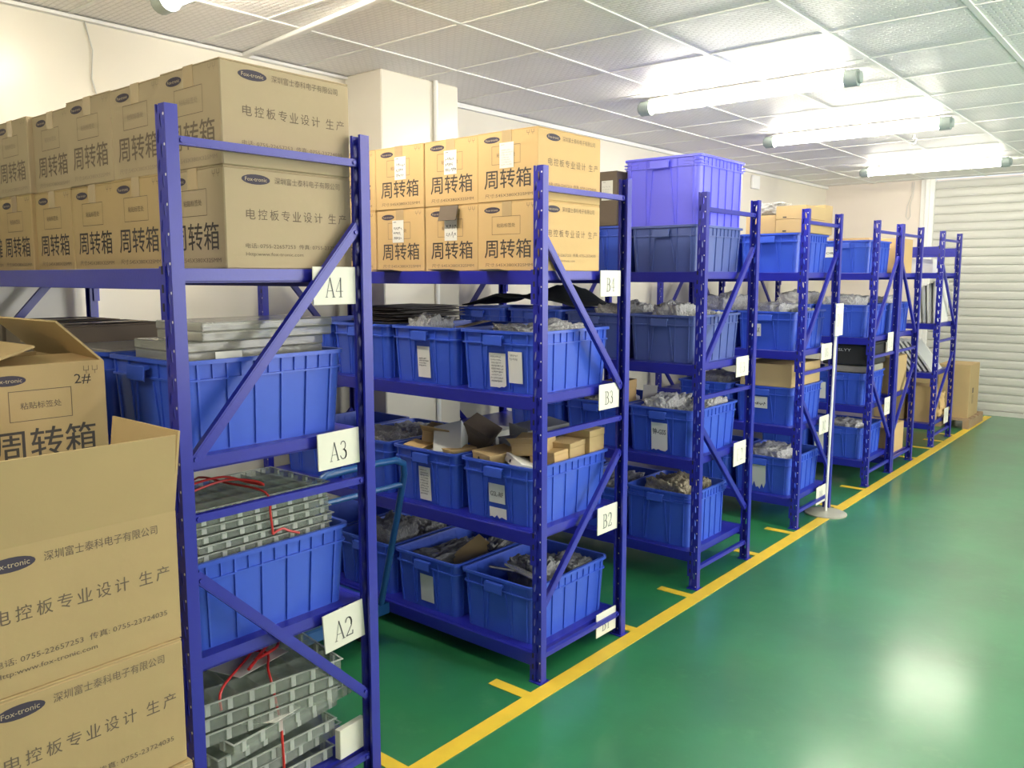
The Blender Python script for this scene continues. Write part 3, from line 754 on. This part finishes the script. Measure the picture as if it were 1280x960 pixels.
# ------------------------------------------------------------------ loose contents
def blob_mesh(seed, name, mat, crinkle=.25, sub=4, sx=1, sy=1, sz=1, flat=0):
    bm = bmesh.new(); bmesh.ops.create_icosphere(bm, subdivisions=sub, radius=.5)
    off = Vector((seed*3.1, seed*1.7, seed*.9))
    for v in bm.verts:
        d = v.co.normalized()
        # box-like pillow
        q = Vector([math.copysign(abs(c)**.6, c) for c in d]); m_ = max(abs(q.x), abs(q.y), abs(q.z)); q = q/m_*.40+d*.11
        n = noise.noise(d*2.2+off)*.6+abs(noise.noise(d*4.5+off))*.7-abs(noise.noise(d*7-off))*.35
        q *= 1+crinkle*n
        v.co = Vector((q.x*sx, q.y*sy, q.z*sz))
    mn = [min(v.co[i] for v in bm.verts) for i in range(3)]; mxx = [max(v.co[i] for v in bm.verts) for i in range(3)]
    for v in bm.verts: v.co = Vector(((v.co[i]-(mn[i]+mxx[i])/2)/(mxx[i]-mn[i]) if i < 2 else (v.co[i]-mn[i])/(mxx[i]-mn[i])) for i in range(3))
    me = bpy.data.meshes.new(name); bm.to_mesh(me); bm.free()
    for p in me.polygons: p.use_smooth = True
    me.materials.append(M[mat]); return me
BM = {}
def bag(x, y, z, sx, sy, sz, label, mat='bag', seed=0, rz=0, tilt=0, name='plastic_bag', cat='plastic bag', crinkle=.34, group='plastic bags in the totes', sub=5):
    k = (seed % 5, mat, crinkle, sub)
    if k not in BM: BM[k] = blob_mesh(seed % 5+1, name, mat, crinkle, sub)
    o = put(name, BM[k], None, (x, y, z), (tilt, 0, rz)); o.scale = (sx, sy, sz)
    return tag(o, label, cat, group)
def bags(r, lv, i, specs):
    """specs: (dx, dy, sx, sy, top above shelf, mat, text)"""
    for n, (dx, dy, sx, sy, top, mat, txt) in enumerate(specs):
        bag(TX[i]+dx, mid(r)+dy, RK[r][2][lv]+.012, sx, sy, top-.012, '%s, %s\'s %s shelf, tote %s' % (txt, RN[r], LV[lv], ORD[i]), mat, seed=lv*7+i*3+n+ord(r), rz=(n*.13+lv*.05) % .12-.06)
bags('B', 1, 0, [(0, .0, .30, .44, .285, 'baggrey', 'flat grey plastic bag')])
bags('B', 1, 1, [(-.07, -.14, .17, .2, .30, 'bag', 'crumpled clear bag'), (.06, .10, .2, .26, .23, 'bag', 'clear bag lying low')])
bags('B', 2, 2, [(.0, -.1, .30, .22, .28, 'baggrey', 'grey bag of clear packets'), (0, .12, .30, .22, .27, 'bag', 'clear bag behind the grey one')])
bags('B', 3, 2, [(.03, -.12, .28, .2, .33, 'baggrey', 'shiny grey bag heaped high'), (.0, .12, .28, .2, .26, 'baggrey', 'grey bag at the back')])
bags('B', 3, 1, [(-.08, .0, .16, .42, .225, 'darkfilm', 'black plastic bag'), (.10, .12, .14, .2, .26, 'darkfilm', 'small black bag at the back')])
bags('B', 3, 0, [(-.05, -.02, .13, .14, .27, 'darkfilm', 'small dark bag standing in the middle'), (.06, -.03, .12, .16, .285, 'darkfilm', 'upright dark bag'), (.06, .15, .22, .20, .25, 'darkfilm', 'flat dark bag at the back'), (-.10, .16, .12, .16, .22, 'darkfilm', 'low dark bag in the far corner')])
bags('C', 1, 0, [(-.05, -.03, .2, .24, .32, 'bag', 'clear bag rising over the rim'), (.06, .15, .2, .2, .27, 'bag', 'clear bag at the back')])
bags('C', 1, 1, [(.05, -.1, .24, .22, .30, 'bag', 'white crumpled bag'), (-.03, .14, .28, .2, .31, 'bag', 'white bag at the back')])
bags('C', 2, 0, [(-.07, -.05, .18, .38, .30, 'bag', 'clear crumpled bag'), (.10, -.12, .15, .20, .255, 'baggrey', 'grey bag near the post'), (.09, .12, .16, .22, .29, 'bag', 'clear bag at the back')])
bags('C', 3, 0, [(-.01, -.11, .30, .17, .335, 'bagyel', 'yellowish clear bag'), (.0, .07, .30, .16, .31, 'bagyel', 'yellowish bag behind the first')])
bags('C', 2, 1, [(0, -.06, .3, .3, .27, 'bag', 'clear bag')])
bags('C', 3, 1, [(0, -.06, .3, .4, .28, 'bag', 'clear bag')])
bags('D', 1, 0, [(-.05, 0, .24, .40, .31, 'bag', 'clear bag'), (.11, .1, .14, .26, .27, 'baggrey', 'grey bag')])
bags('D', 1, 1, [(0, 0, .29, .40, .37, 'bag', 'big clear bag'), ])
bags('D', 3, 0, [(0, -.06, .29, .36, .30, 'bag', 'pale bulging bag')])
bags('D', 2, 1, [(0, 0, .29, .40, .30, 'bag', 'clear bag')])
bags('E', 1, 0, [(-.05, 0, .3, .4, .33, 'bag', 'white clear bag')])
bags('E', 2, 0, [(0, 0, .29, .40, .29, 'baggrey', 'grey flattened bag')])
bags('E', 3, 0, [(0, 0, .29, .40, .275, 'bag', 'pale bag')])
bags('E', 1, 1, [(0, 0, .3, .4, .36, 'bag', 'white clear bag')])
bags('F', 1, 0, [(0, 0, .3, .4, .31, 'bag', 'clear bag of papers')])
# silver packet at the front of the lowest tote of the second rack
tag(MB().box(-.085, .085, -.006, .006, -.0, .05).build('silver_packet', M['silver'], None, (-.29, 2.66, .115+.225), (1.15, -.15, -.15), bevel=.004), 'flat silver packet lying at the front of the bottom tote of the second rack', 'packet')
tag(MB().box(-.09, .09, -.006, .006, 0, .11).build('silver_packet', M['silver'], None, (-.17, 2.68, .115+.225), (1.15, .12, -.1), bevel=.004), 'long silver packet slanting against the front rim beside the dark bags', 'packet')
cp = MB().prism([(-.12, 0), (.09, 0), (.11, .13), (.04, .17)], 1, -.003, .003).build('cardboard_piece', M['carton'], None, (-.63, 2.74, .115+.13), (-.35, .1, .5))
tag(cp, 'triangular brown cardboard piece sticking out of the dark tote near the trolley', 'cardboard scrap')

# small boxes heaped in the two totes of the second rack's lower middle shelf
SB = {}
def small_box(x, y, z, w, l, h, rx, ry, rz, label, mk='carton', hole=False, open_=False, name='small_box', group='small boxes heaped in the totes'):
    t = thing(name, label, 'small box', (x, y, z), 0, group, rot=(rx, ry, rz))
    m = MB().box(-w/2, w/2, -l/2, l/2, 0, h*.72)
    put('box_base', m.mesh('box_base', M[mk], bevel=.0015), t)
    m = MB().box(-w/2-.0015, w/2+.0015, -l/2-.0015, l/2+.0015, h*.72, h)
    put('box_lid', m.mesh('box_lid', M[mk], bevel=.0015), t)
    if hole:
        i = Ink(); i.ellipse(0, h*.42, .007, .007)
        put('finger_hole', i.mesh('finger_hole', [M['ink']], (-w*.12, -l/2-.0012, 0), (1, 0, 0), (0, 0, 1), .0008), t)
    if open_:
        MB().box(-w/2, w/2, -.0015, .0015, 0, h*.9).build('open_flap', M[mk], t, (0, -l/2-.002, h*.9), (.9, 0, 0))
    return t
zb = .60
def SBX(dx, dy, z, w, l, h, r, label, **k): small_box(TX[0]+dx, mid('B')+dy, zb+z, w, l, h, *r, label, **k)
SBX(-.09, -.13, .225, .13, .20, .042, (.05, .04, -.25), 'flat brown box with finger hole at the left of the small boxes under sign B3', mk='carton', hole=True)
SBX(.05, -.14, .20, .14, .14, .035, (-.35, .15, -.45), 'white box leaning at the front of the heap beside the brown holed box', mk='paper', hole=True)
SBX(.03, -.05, .262, .15, .15, .06, (.10, -.08, .35), 'brown tray shaped box propped on top of the heap behind the post', mk='carton', open_=True)
SBX(.11, -.03, .225, .12, .16, .05, (0, -.1, .1), 'low tan box right of the post on the heap of small boxes', mk='carton_warm')
SBX(.10, .10, .225, .12, .2, .075, (0, 0, .12), 'brown box with dark side at the far half of the heap', mk='carton')
SBX(.11, .20, .235, .13, .12, .10, (0, 0, .05), 'upright brown box at the far right end of the heap', mk='carton')
SBX(-.10, .02, .262, .13, .16, .035, (.05, -.05, -.5), 'flat grey box behind the brown box with hole', mk='greybox')
SBX(-.09, .14, .27, .15, .22, .07, (.08, .05, -.3), 'grey box with a foil end on top of the heap', mk='greybox')
tag(MB().box(-.075, .075, 0, .002, .0, .07).build('foil_sheet', M['silver'], None, (TX[0]-.12, mid('B')+.028, zb+.272), (.10, .05, -.3), bevel=.0006), 'crinkled silver foil over the end of the grey box on the heap', 'foil')
SBX(-.11, -.16, .16, .14, .12, .05, (0, 0, .1), 'white box low inside the tote under the brown box with hole', mk='paper')
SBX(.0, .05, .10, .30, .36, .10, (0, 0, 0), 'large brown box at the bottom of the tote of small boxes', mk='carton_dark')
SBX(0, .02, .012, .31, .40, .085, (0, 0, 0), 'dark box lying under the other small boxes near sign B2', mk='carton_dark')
def SBY(dx, dy, z, w, l, h, r, label, **k): small_box(TX[1]+dx, mid('B')+dy, zb+z, w, l, h, *r, label, **k)
SBY(.03, -.10, .225, .13, .15, .09, (.75, -.25, .5), 'tilted pale grey box standing up in the second tote of small boxes', mk='panel')
SBY(.11, -.16, .205, .13, .12, .045, (.05, -.05, -.35), 'brown box with finger hole at the right of the second tote', mk='carton', hole=True)
SBY(-.08, -.08, .235, .14, .12, .07, (.1, .15, .45), 'open brown box at the left of the second tote', mk='carton', open_=True)
SBY(-.11, -.19, .205, .1, .09, .04, (.1, .1, .2), 'small tan box by the front rim of the second tote', mk='carton_warm')
SBY(.05, .03, .25, .14, .14, .08, (.2, .5, .4), 'dark brown box tipped up at the middle of the second tote', mk='carton_dark')
SBY(-.0, -.15, .18, .16, .1, .04, (0, 0, -.1), 'white box lying at the front of the second tote', mk='paper')
SBY(-.02, .15, .22, .26, .16, .06, (0, 0, .1), 'white flat box at the back of the second tote', mk='paper')
SBY(0, 0, .012, .31, .44, .16, (0, 0, 0), 'big brown box filling the bottom of the second tote', mk='carton_dark')

# clear trays (front rack)
def tray_mesh(w, l, h, nx, ny, mat, th=.002):
    m = MB(); a, b = w/2, l/2
    m.box(-a, a, -b, b, 0, th)
    m.box(-a, -a+th, -b, b, th, h).box(a-th, a, -b, b, th, h).box(-a+th, a-th, -b, -b+th, th, h).box(-a+th, a-th, b-th, b, th, h)
    m.m = 1
    m.box(-a-.006, -a, -b-.006, b+.006, h-th, h).box(a, a+.006, -b-.006, b+.006, h-th, h).box(-a, a, -b-.006, -b, h-th, h).box(-a, a, b, b+.006, h-th, h)
    m.m = 0
    for i in range(1, nx): x = -a+w*i/nx; m.box(x-.001, x+.001, -b+th, b-th, th, h*.8)
    for j in range(1, ny):
        y = -b+l*j/ny; m.box(-a+th, a-th, y-.001, y+.001, th, h*.8)
    m.m = 1
    for j in range(ny):
        y = -b+l*(j+.5)/ny
        for s in (-1, 1): m.box(s*a-.004, s*a+.004, y-.007, y+.007, .003, h-.004)
    for i in range(nx):
        x = -a+w*(i+.5)/nx
        for s in (-1, 1): m.box(x-.009, x+.009, s*b-.004, s*b+.004, .003, h-.004)
    return m.mesh('clear_tray', [M[mat], M['acryl_edge']])
TRAY = tray_mesh(.30, .44, .036, 3, 7, 'acryl'); TRAYS = tray_mesh(.30, .44, .0215, 4, 8, 'acryl')
for k in range(15):
    o = put('clear_tray', TRAYS, None, (-.235+random.uniform(-.006, .006), mid('A')+random.uniform(-.006, .006), .60+.012+k*.0245), (0, 0, random.uniform(-.012, .012)))
    tag(o, 'clear tray, number %d from the bottom of the stack in the lower front tote' % (k+1), 'tray', 'clear trays tied in a stack')
ztop = .60+.012+15*.0245+.004
def strg(pts, label, r=.0035):
    # smooth path
    P = [Vector(p) for p in pts]; out = []
    for i in range(len(P)-1):
        p0, p1, p2, p3 = P[max(i-1, 0)], P[i], P[i+1], P[min(i+2, len(P)-1)]
        for k in range(5):
            t = k/5; out.append(.5*((2*p1)+(p2-p0)*t+(2*p0-5*p1+4*p2-p3)*t*t+(3*p1-p0-3*p2+p3)*t**3))
    out.append(P[-1])
    return tag(MB().tube(out, r, 6).build('red_string', M['string'], smooth=True), label, 'string', 'red strings round the trays')
ya = mid('A')
strg([(-.395, ya-.05, .85), (-.39, ya-.05, ztop), (-.24, ya-.02, ztop+.006), (-.09, ya+.0, ztop), (-.078, ya+.005, ztop-.06), (-.076, ya+.01, .862)], 'red string over and down the side of the tray stack, lower front tote')
strg([(-.23, ya-.22, ztop-.01), (-.23, ya-.15, ztop+.008), (-.20, ya-.06, ztop+.03), (-.15, ya+.0, ztop+.025), (-.13, ya+.02, ztop+.012), (-.2, ya+.01, ztop+.012), (-.24, ya-.04, ztop+.03), (-.26, ya-.12, ztop+.022), (-.26, ya-.21, ztop+.004)], 'looped red string bow on top of the tray stack in the lower front tote')
strg([(-.076, ya+.01, .864), (-.074, ya+.04, .872), (-.070, ya+.06, .862), (-.062, ya+.09, .850)], 'short red string end on the side of the tray stack above the lower front tote')
zz = .117; TT = []
for k in range(8):
    dx, dy, rz = random.uniform(-.02, .02), random.uniform(-.025, .025), random.uniform(-.10, .10)
    if k in (5, 6, 7): dx, dy, rz = .02+.004*k, -.035+.004*k, -.12-.012*(k-5)
    if k == 4: dx, dy, rz = .03, .05, .08
    o = put('clear_tray', TRAY, None, (-.22+dx, ya-.015+dy, zz), (0, 0, rz)); zz += .0432
    tag(o, 'clear tray, number %d from the bottom of the loose pile, front rack\'s lowest shelf' % (k+1), 'tray', 'clear trays in the loose pile')
sh1 = MB().prism([(-.09, -.11), (.07, -.13), (.11, .06), (-.05, .10)], 2, 0, .0012).build('paper_sheet', M['paper'], None, (-.21, ya-.01, zz+.004), (0, 0, .4))
tag(sh1, 'white paper sheet under the red string on top of the loose tray pile', 'paper')
sh2 = MB().prism([(-.03, -.10), (.05, -.04), (.03, .06), (-.04, .08)], 2, 0, .0012).build('paper_sheet', M['paper'], None, (-.055, ya-.01, zz-.125), (0, -.1, 0))
tag(sh2, 'folded white paper poking from the side of the loose tray pile', 'paper')
strg([(-.37, ya-.16, zz-.03), (-.33, ya-.13, zz+.006), (-.22, ya-.01, zz+.012), (-.16, ya+.03, zz+.012), (-.08, ya-.02, zz+.006), (-.045, ya-.03, zz-.03), (-.04, ya-.02, zz-.10), (-.038, ya-.01, zz-.16), (-.038, ya-.005, .16)], 'red string crossing the white sheet and hanging down the loose tray pile', .004)
strg([(-.05, ya-.19, zz-.04), (-.075, ya-.17, zz+.006), (-.17, ya-.03, zz+.014), (-.24, ya+.06, zz+.014), (-.3, ya+.16, zz+.006)], 'red string running along the top of the loose tray pile', .004)
strg([(-.10, ya-.07, zz+.016), (-.16, ya+.02, zz+.024), (-.22, ya+.10, zz+.022), (-.15, ya+.06, zz+.024), (-.13, ya-.03, zz+.02)], 'red string knot on the loose tray pile', .005)
tag(MB().box(-.012, .012, -.055, .055, 0, .095).build('white_case', M['sign'], None, (-.030, 1.572, .1165), (0, 0, .08), bevel=.002), 'pale flat case standing on the lowest shelf beside the loose tray pile', 'case')
# frosted cases in the upper front tote
CASE = {}
def case(x, y, z, w, l, h, label, rz=0, mat='acrylg'):
    t = thing('frosted_case', label, 'plastic case', (x, y, z), rz, 'frosted cases in the front tote')
    MB().box(-w/2, w/2, -l/2, l/2, 0, h*.5).build('case_base', M[mat], t, bevel=.003)
    MB().box(-w/2-.002, w/2+.002, -l/2-.002, l/2+.002, h*.5+.001, h).build('case_lid', M[mat], t, bevel=.003)
    return t
z3 = 1.135
for k in range(5):
    case(-.225+(.0, .005, -.006, .008, -.01)[k], ya+.0, z3+.012+k*.0555, .27, .44, .054, 'frosted plastic case, %s in the stack of the upper front tote' % ('lowest', 'second from the bottom', 'third from the bottom', 'fourth from the bottom', 'fifth from the bottom')[k])
case(-.20, ya+.03, z3+.012+5*.0555, .24, .42, .05, 'pale frosted case on the top of the stack in the upper front tote')
tag(MB().box(-.03, .03, -.04, .04, 0, .0012).build('paper_slip', M['paper'], None, (-.088, ya-.10, z3+.23), (0, 1.5, 0)), 'white paper slip on the side of the frosted cases', 'paper')
for k in range(8):
    o = MB().box(-.17, .17, -.22, .22, 0, .028).build('foam_board', M['board'], None, (TX[1]+random.uniform(-.006, .006), ya+random.uniform(-.01, .01), z3+.012+k*.0295), (0, 0, random.uniform(-.02, .02)), bevel=.002)
    tag(o, 'grey board, %s in the stack behind the frosted cases' % ('lowest', 'second', 'third', 'fourth', 'fifth', 'sixth', 'seventh', 'topmost')[k], 'board', 'grey boards in the second front tote')
# cartons further along the front rack's shelf
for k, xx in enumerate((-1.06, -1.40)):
    carton(xx, mid('A')-.05, z3, 'dark brown shaded carton on the front rack\'s upper middle shelf, %s' % ('right one', 'left one')[k], 'shaded cartons of the front rack', 'carton_dark', print_=False, h=.30, w=.30)  # shade deep on this shelf is put into the dark board colour
# black boards in the third tote of the second rack
for k in range(14):
    o = MB().box(-.15, .15, -.20, .20, 0, .003).build('circuit_board', M['blackboard'], None, (TX[2]+.08+random.uniform(-.02, .02), mid('B')-.02+random.uniform(-.03, .03), 1.135+.250+k*.0052), (random.uniform(-.01, .01), random.uniform(-.01, .01), random.uniform(-.2, .2)))
    tag(o, 'black circuit board, number %d from the bottom of the pile under second rack cartons' % (k+1), 'circuit board', 'black boards piled on the tote')
for k in range(3):
    o = MB().box(-.17, .17, -.2, .2, 0, .07).build('foam_block', M['board'], None, (TX[2]+.0, mid('B'), 1.147+k*.0735), bevel=.003)
    tag(o, 'grey foam block, %s under the black circuit boards' % ('lowest', 'middle', 'topmost')[k], 'foam block', 'grey foam blocks under the boards')
tag(MB().box(-.02, .02, -.26, .26, 0, .003).build('brown_strip', M['carton_dark'], None, (-.60, mid('B')-.0, 1.135+.2465), (0, 0, .5)), 'dark strip laid across the rims of the totes under sign level B4', 'strip')
# black cloth over the totes of the third rack
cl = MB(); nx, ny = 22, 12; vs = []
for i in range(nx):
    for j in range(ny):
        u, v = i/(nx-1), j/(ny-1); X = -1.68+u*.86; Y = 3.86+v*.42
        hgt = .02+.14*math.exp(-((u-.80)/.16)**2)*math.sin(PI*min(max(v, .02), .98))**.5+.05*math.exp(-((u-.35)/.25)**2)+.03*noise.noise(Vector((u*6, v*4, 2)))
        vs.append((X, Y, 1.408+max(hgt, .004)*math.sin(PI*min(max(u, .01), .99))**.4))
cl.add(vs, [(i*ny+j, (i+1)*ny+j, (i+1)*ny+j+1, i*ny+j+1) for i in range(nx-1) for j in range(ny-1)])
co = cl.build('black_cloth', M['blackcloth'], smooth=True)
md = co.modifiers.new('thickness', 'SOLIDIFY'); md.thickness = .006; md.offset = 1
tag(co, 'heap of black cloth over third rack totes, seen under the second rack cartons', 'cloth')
# carton bits on the third rack's lower middle shelf
small_box(-.55, 3.93, .665+.19, .12, .16, .17, 0, 0, .1, 'upright tan box in the second tote of the third rack, beside sign B3', 'carton_warm', group='boxes standing in totes')
tag(MB().box(-.04, .04, -.001, .001, 0, .09).build('paper_slip', M['paper'], None, (-.40, 3.99, .665+.245), (-.2, 0, .2)), 'white paper slip standing among the clear bags of the third rack', 'paper')
# fourth rack: small cartons on its top tote, large carton on the lower tote
zt = 1.615+.246
def plain(x, y, z, w, l, h, label, mk='carton', group='small plain cartons on the fourth rack', rz=0, hole=True):
    t = thing('plain_carton', label, 'cardboard box', (x, y, z), rz, group)
    MB().box(-w/2, w/2, -l/2, l/2, 0, h-.003).build('body', M[mk], t, bevel=.002)
    for s in (-1, 1): MB().box(min(s*.001, s*(w/2-.001)), max(s*.001, s*(w/2-.001)), -l/2+.001, l/2-.001, h-.003, h).build('top_flap', M[mk], t)
    if hole:
        i = Ink(); i.fill(-.012, .012, h*.1, h*.2)
        put('hand_slot', i.mesh('hand_slot', [M['ink']], (-w*.2, -l/2, 0), (1, 0, 0), (0, 0, 1), .001), t)
    return t
plain(-.12, 5.36, zt, .19, .34, .085, "plain tan carton, lower of the pair on the fourth rack's top tote")
plain(-.12, 5.36, zt+.086, .19, .34, .082, "plain tan carton, upper of the pair on the fourth rack's top tote")
plain(-.13, 5.62, zt+.0, .19, .14, .19, 'plain tan carton behind the pair on the fourth rack top tote')
plain(-.34, 5.40, zt, .20, .30, .12, 'plain tan carton left of the pair on the fourth rack top tote')
bag(-.34, 5.40, zt+.121, .22, .24, .09, 'white plastic bag lying on the left plain carton of the fourth rack', 'bag', 2, group='bags on cartons')
plain(-.23, 5.40, .645+.246, .34, .5, .145, 'wide brown carton on the lower middle tote of the fourth rack', 'carton', 'cartons on totes', hole=False)
plain(-.245, 6.82, 1.615+.246, .30, .3, .02, 'flat tan carton lid on the top tote of the fifth rack', 'carton_warm', 'cartons on totes', hole=False)
dk = thing('dark_case', 'black case with pale lettering on the fifth rack above the grey bags', 'case', (-.20, 6.80, .61+.305), 0)
MB().box(-.17, .17, -.22, .22, 0, .155).build('body', M['rubber'], dk, bevel=.006)
MB().box(-.175, .175, -.225, .225, .155, .17).build('lid', M['rubber'], dk, bevel=.004)
ik = Ink(); ik.text('BESLYY', -.10, .04, .105, .125); put('lettering', ik.mesh('lettering', [M['panel']], (0, -.22, 0), (1, 0, 0), (0, 0, 1), .001), dk)
tag(MB().box(-.16, .16, -.2, .2, 0, .05).build('support_block', M['board'], None, (-.20, 6.80, .61+.2475), bevel=.003), 'grey flat block under the black case of the fifth rack', 'block')
plain(-.16, 7.46, 1.615, .24, .42, .28, 'tan carton on the top shelf of the sixth rack', 'carton_warm', 'cartons on the sixth rack', hole=False)
plain(-.18, 7.46, .63, .28, .44, .30, 'brown carton on the lower middle shelf of the sixth rack', 'carton', 'cartons on the sixth rack', hole=False)
plain(-.20, 7.46, .11, .32, .46, .24, 'large tan carton on the bottom shelf of the sixth rack', 'carton_warm', 'cartons on the sixth rack', hole=False)
# last rack: leaning pale panels, cartons, bag
for k in range(7):
    o = MB().box(-.0095, .0095, -.23, .23, 0, .40-.012*k).build('pale_panel', M['panel' if k % 3 else 'paper'], None, (-.05-.022*k, 8.82+.012*(k % 3), 1.15+.001), (0, -.03-.01*k, .05*(k % 2)), bevel=.001)
    tag(o, 'tall pale panel in the last rack\'s upper compartment, %s' % CN[k] if k < 6 else 'tall pale panel farthest from the aisle in the last rack', 'panel', 'pale panels in the last rack')
for k in range(6):
    t = thing('framed_panel', 'framed grey panel leaning in the last rack\'s lower compartment, %s' % CN[k], 'panel', (-.06-.045*k, 8.80, .69), 0, 'framed panels leaning in the last rack', rot=(0, -.62, 0))
    MB().box(-.005, .005, -.19, .19, .012, .33).build('sheet', M['panel'], t)
    f = MB(); 
    for a, b, c, d in ((-.20, -.185, 0, .345), (.185, .20, 0, .345)): f.box(-.009, .009, a, b, c, d)
    f.box(-.009, .009, -.185, .185, 0, .014).box(-.009, .009, -.185, .185, .33, .345)
    f.build('frame', M['white'], t)
plain(-.14, 8.70, .21, .20, .26, .345, 'tall cream carton on the bottom shelf of the last rack', 'carton_warm', 'cartons in the last rack', hole=False)
bag(-.10, 8.98, .212, .18, .20, .27, 'crumpled tan paper bag beside the cream carton in the last rack', 'carton_warm', 1, name='paper_bag', cat='paper bag', crinkle=.35, group='paper bags')
plain(-.42, 8.80, .21, .28, .36, .30, 'brown carton farther in on the bottom shelf of the last rack', 'carton', 'cartons in the last rack', hole=False)
plain(-.25, 8.82, 1.62, .30, .4, .13, 'white flat carton on the top shelf of the last rack', 'paper', 'cartons in the last rack', hole=False)
# cartons on a pallet before the shutter
pl = thing('pallet', 'worn wooden pallet under the brown cartons before the shutter', 'pallet', (-.22, 10.02, 0))
for k in range(5): MB().box(-.30, .30, -.34+k*.155, -.26+k*.155, .085, .105).build('deck_board', M['pallet'], pl)
for x in (-.27, 0, .27): MB().box(x-.03, x+.03, -.34, .36, 0, .085).build('bearer', M['pallet'], pl)
def pc(x, y, z, w, l, h, lab):
    t = plain(x, y, z, w, l, h, lab, 'carton', 'brown cartons before the shutter', hole=False)
    i = Ink(); i.fill(-.04, .03, h*.45, h*.55); i.fill(-.035, -.02, h*.25, h*.42); i.line([(-.0, h*.25), (.03, h*.42)], .008); i.line([(.03, h*.25), (0, h*.42)], .008)
    put('printed_marks', i.mesh('printed_marks', [M['ink_soft']], (w/2, -l*.1, 0), (0, 1, 0), (0, 0, 1), .001), t)
pc(-.10, 9.98, .105, .30, .46, .56, 'tall brown carton with black marks standing before the shutter')
pc(-.42, 9.98, .105, .30, .46, .42, 'brown carton partly hidden behind the last rack before the shutter')

# ------------------------------------------------------------------ sign stand
st = thing('sign_stand', 'white pole sign stand with round base beside the fourth rack', 'sign stand', (.035, 5.60, 0))
bs = MB(); bs.loft([[(math.cos(a*PI/12)*r, math.sin(a*PI/12)*r, z) for a in range(24)] for r, z in ((.135, 0), (.135, .008), (.12, .014), (.02, .02))]); bs.build('round_base', M['greydisc'], st, smooth=True)
MB().cyl((0, 0, .018), (.015, 0, 1.24), .0085, 10).build('pole', M['white'], st, smooth=True)
MB().box(.008, .014, -.085, .085, .52, .66).build('clip', M['white'], st) if False else None
MB().box(.004, .030, -.01, .01, 1.20, 1.30).build('bracket', M['white'], st)
MB().box(.030, .036, -.068, .068, 1.205, 1.415).build('sign_board', M['sign'], st, bevel=.002)
ik = Ink(); serif(ik, 'D1', -.045, 1.27, .075); ik.fill(-.055, -.045, 1.39, 1.398, 1)
put('lettering', ik.mesh('lettering', [M['signfaint'], M['signink']], (.036, 0, 0), (0, 1, 0), (0, 0, 1)), st)

# ------------------------------------------------------------------ hand trolley between the first two racks
tr = thing('hand_trolley', 'blue platform trolley with tubular handle in the gap before the second rack', 'trolley', (0, 0, 0))
MB().box(-1.55, -.74, 1.76, 2.34, .145, .175).build('platform', M['plate'], tr, bevel=.006)
f = MB(); f.box(-1.56, -.73, 1.745, 1.76, .135, .18).box(-1.56, -.73, 2.34, 2.355, .135, .18).box(-.74, -.72, 1.745, 2.355, .135, .18).box(-1.57, -1.55, 1.745, 2.355, .135, .18)
f.build('platform_rim', M['teal'], tr)
def lerp(z, y): return (-.735+(z-.18)/(.86-.18)*.235, y, z)
path = [lerp(.18, 2.32), lerp(.60, 2.29), lerp(.80, 2.27), lerp(.85, 2.25), lerp(.872, 2.20), lerp(.875, 2.10), lerp(.875, 1.95), lerp(.872, 1.86), lerp(.84, 1.81), lerp(.79, 1.79), lerp(.6, 1.79), lerp(.18, 1.78)]
MB().tube(path, .014, 10).build('handle', M['teal'], tr, smooth=True)
MB().tube([lerp(.755, 2.275), lerp(.755, 1.79)], .011, 8).build('cross_bar', M['teal'], tr, smooth=True)
for x, y in ((-.83, 2.29), (-.83, 1.82), (-1.46, 2.29), (-1.46, 1.82)):
    w = MB().cyl((x, y-.018, .06), (x, y+.018, .06), .06, 20).build('wheel', M['rubber'], tr, smooth=True)
    MB().cyl((x, y-.021, .06), (x, y+.021, .06), .025, 12).build('hub', M['chrome'], w, smooth=True)
    MB().box(x-.03, x+.03, y-.03, y+.03, .125, .14).box(x-.02, x+.02, y-.027, y-.022, .05, .13).box(x-.02, x+.02, y+.022, y+.027, .05, .13).build('caster_fork', M['chrome'], tr)
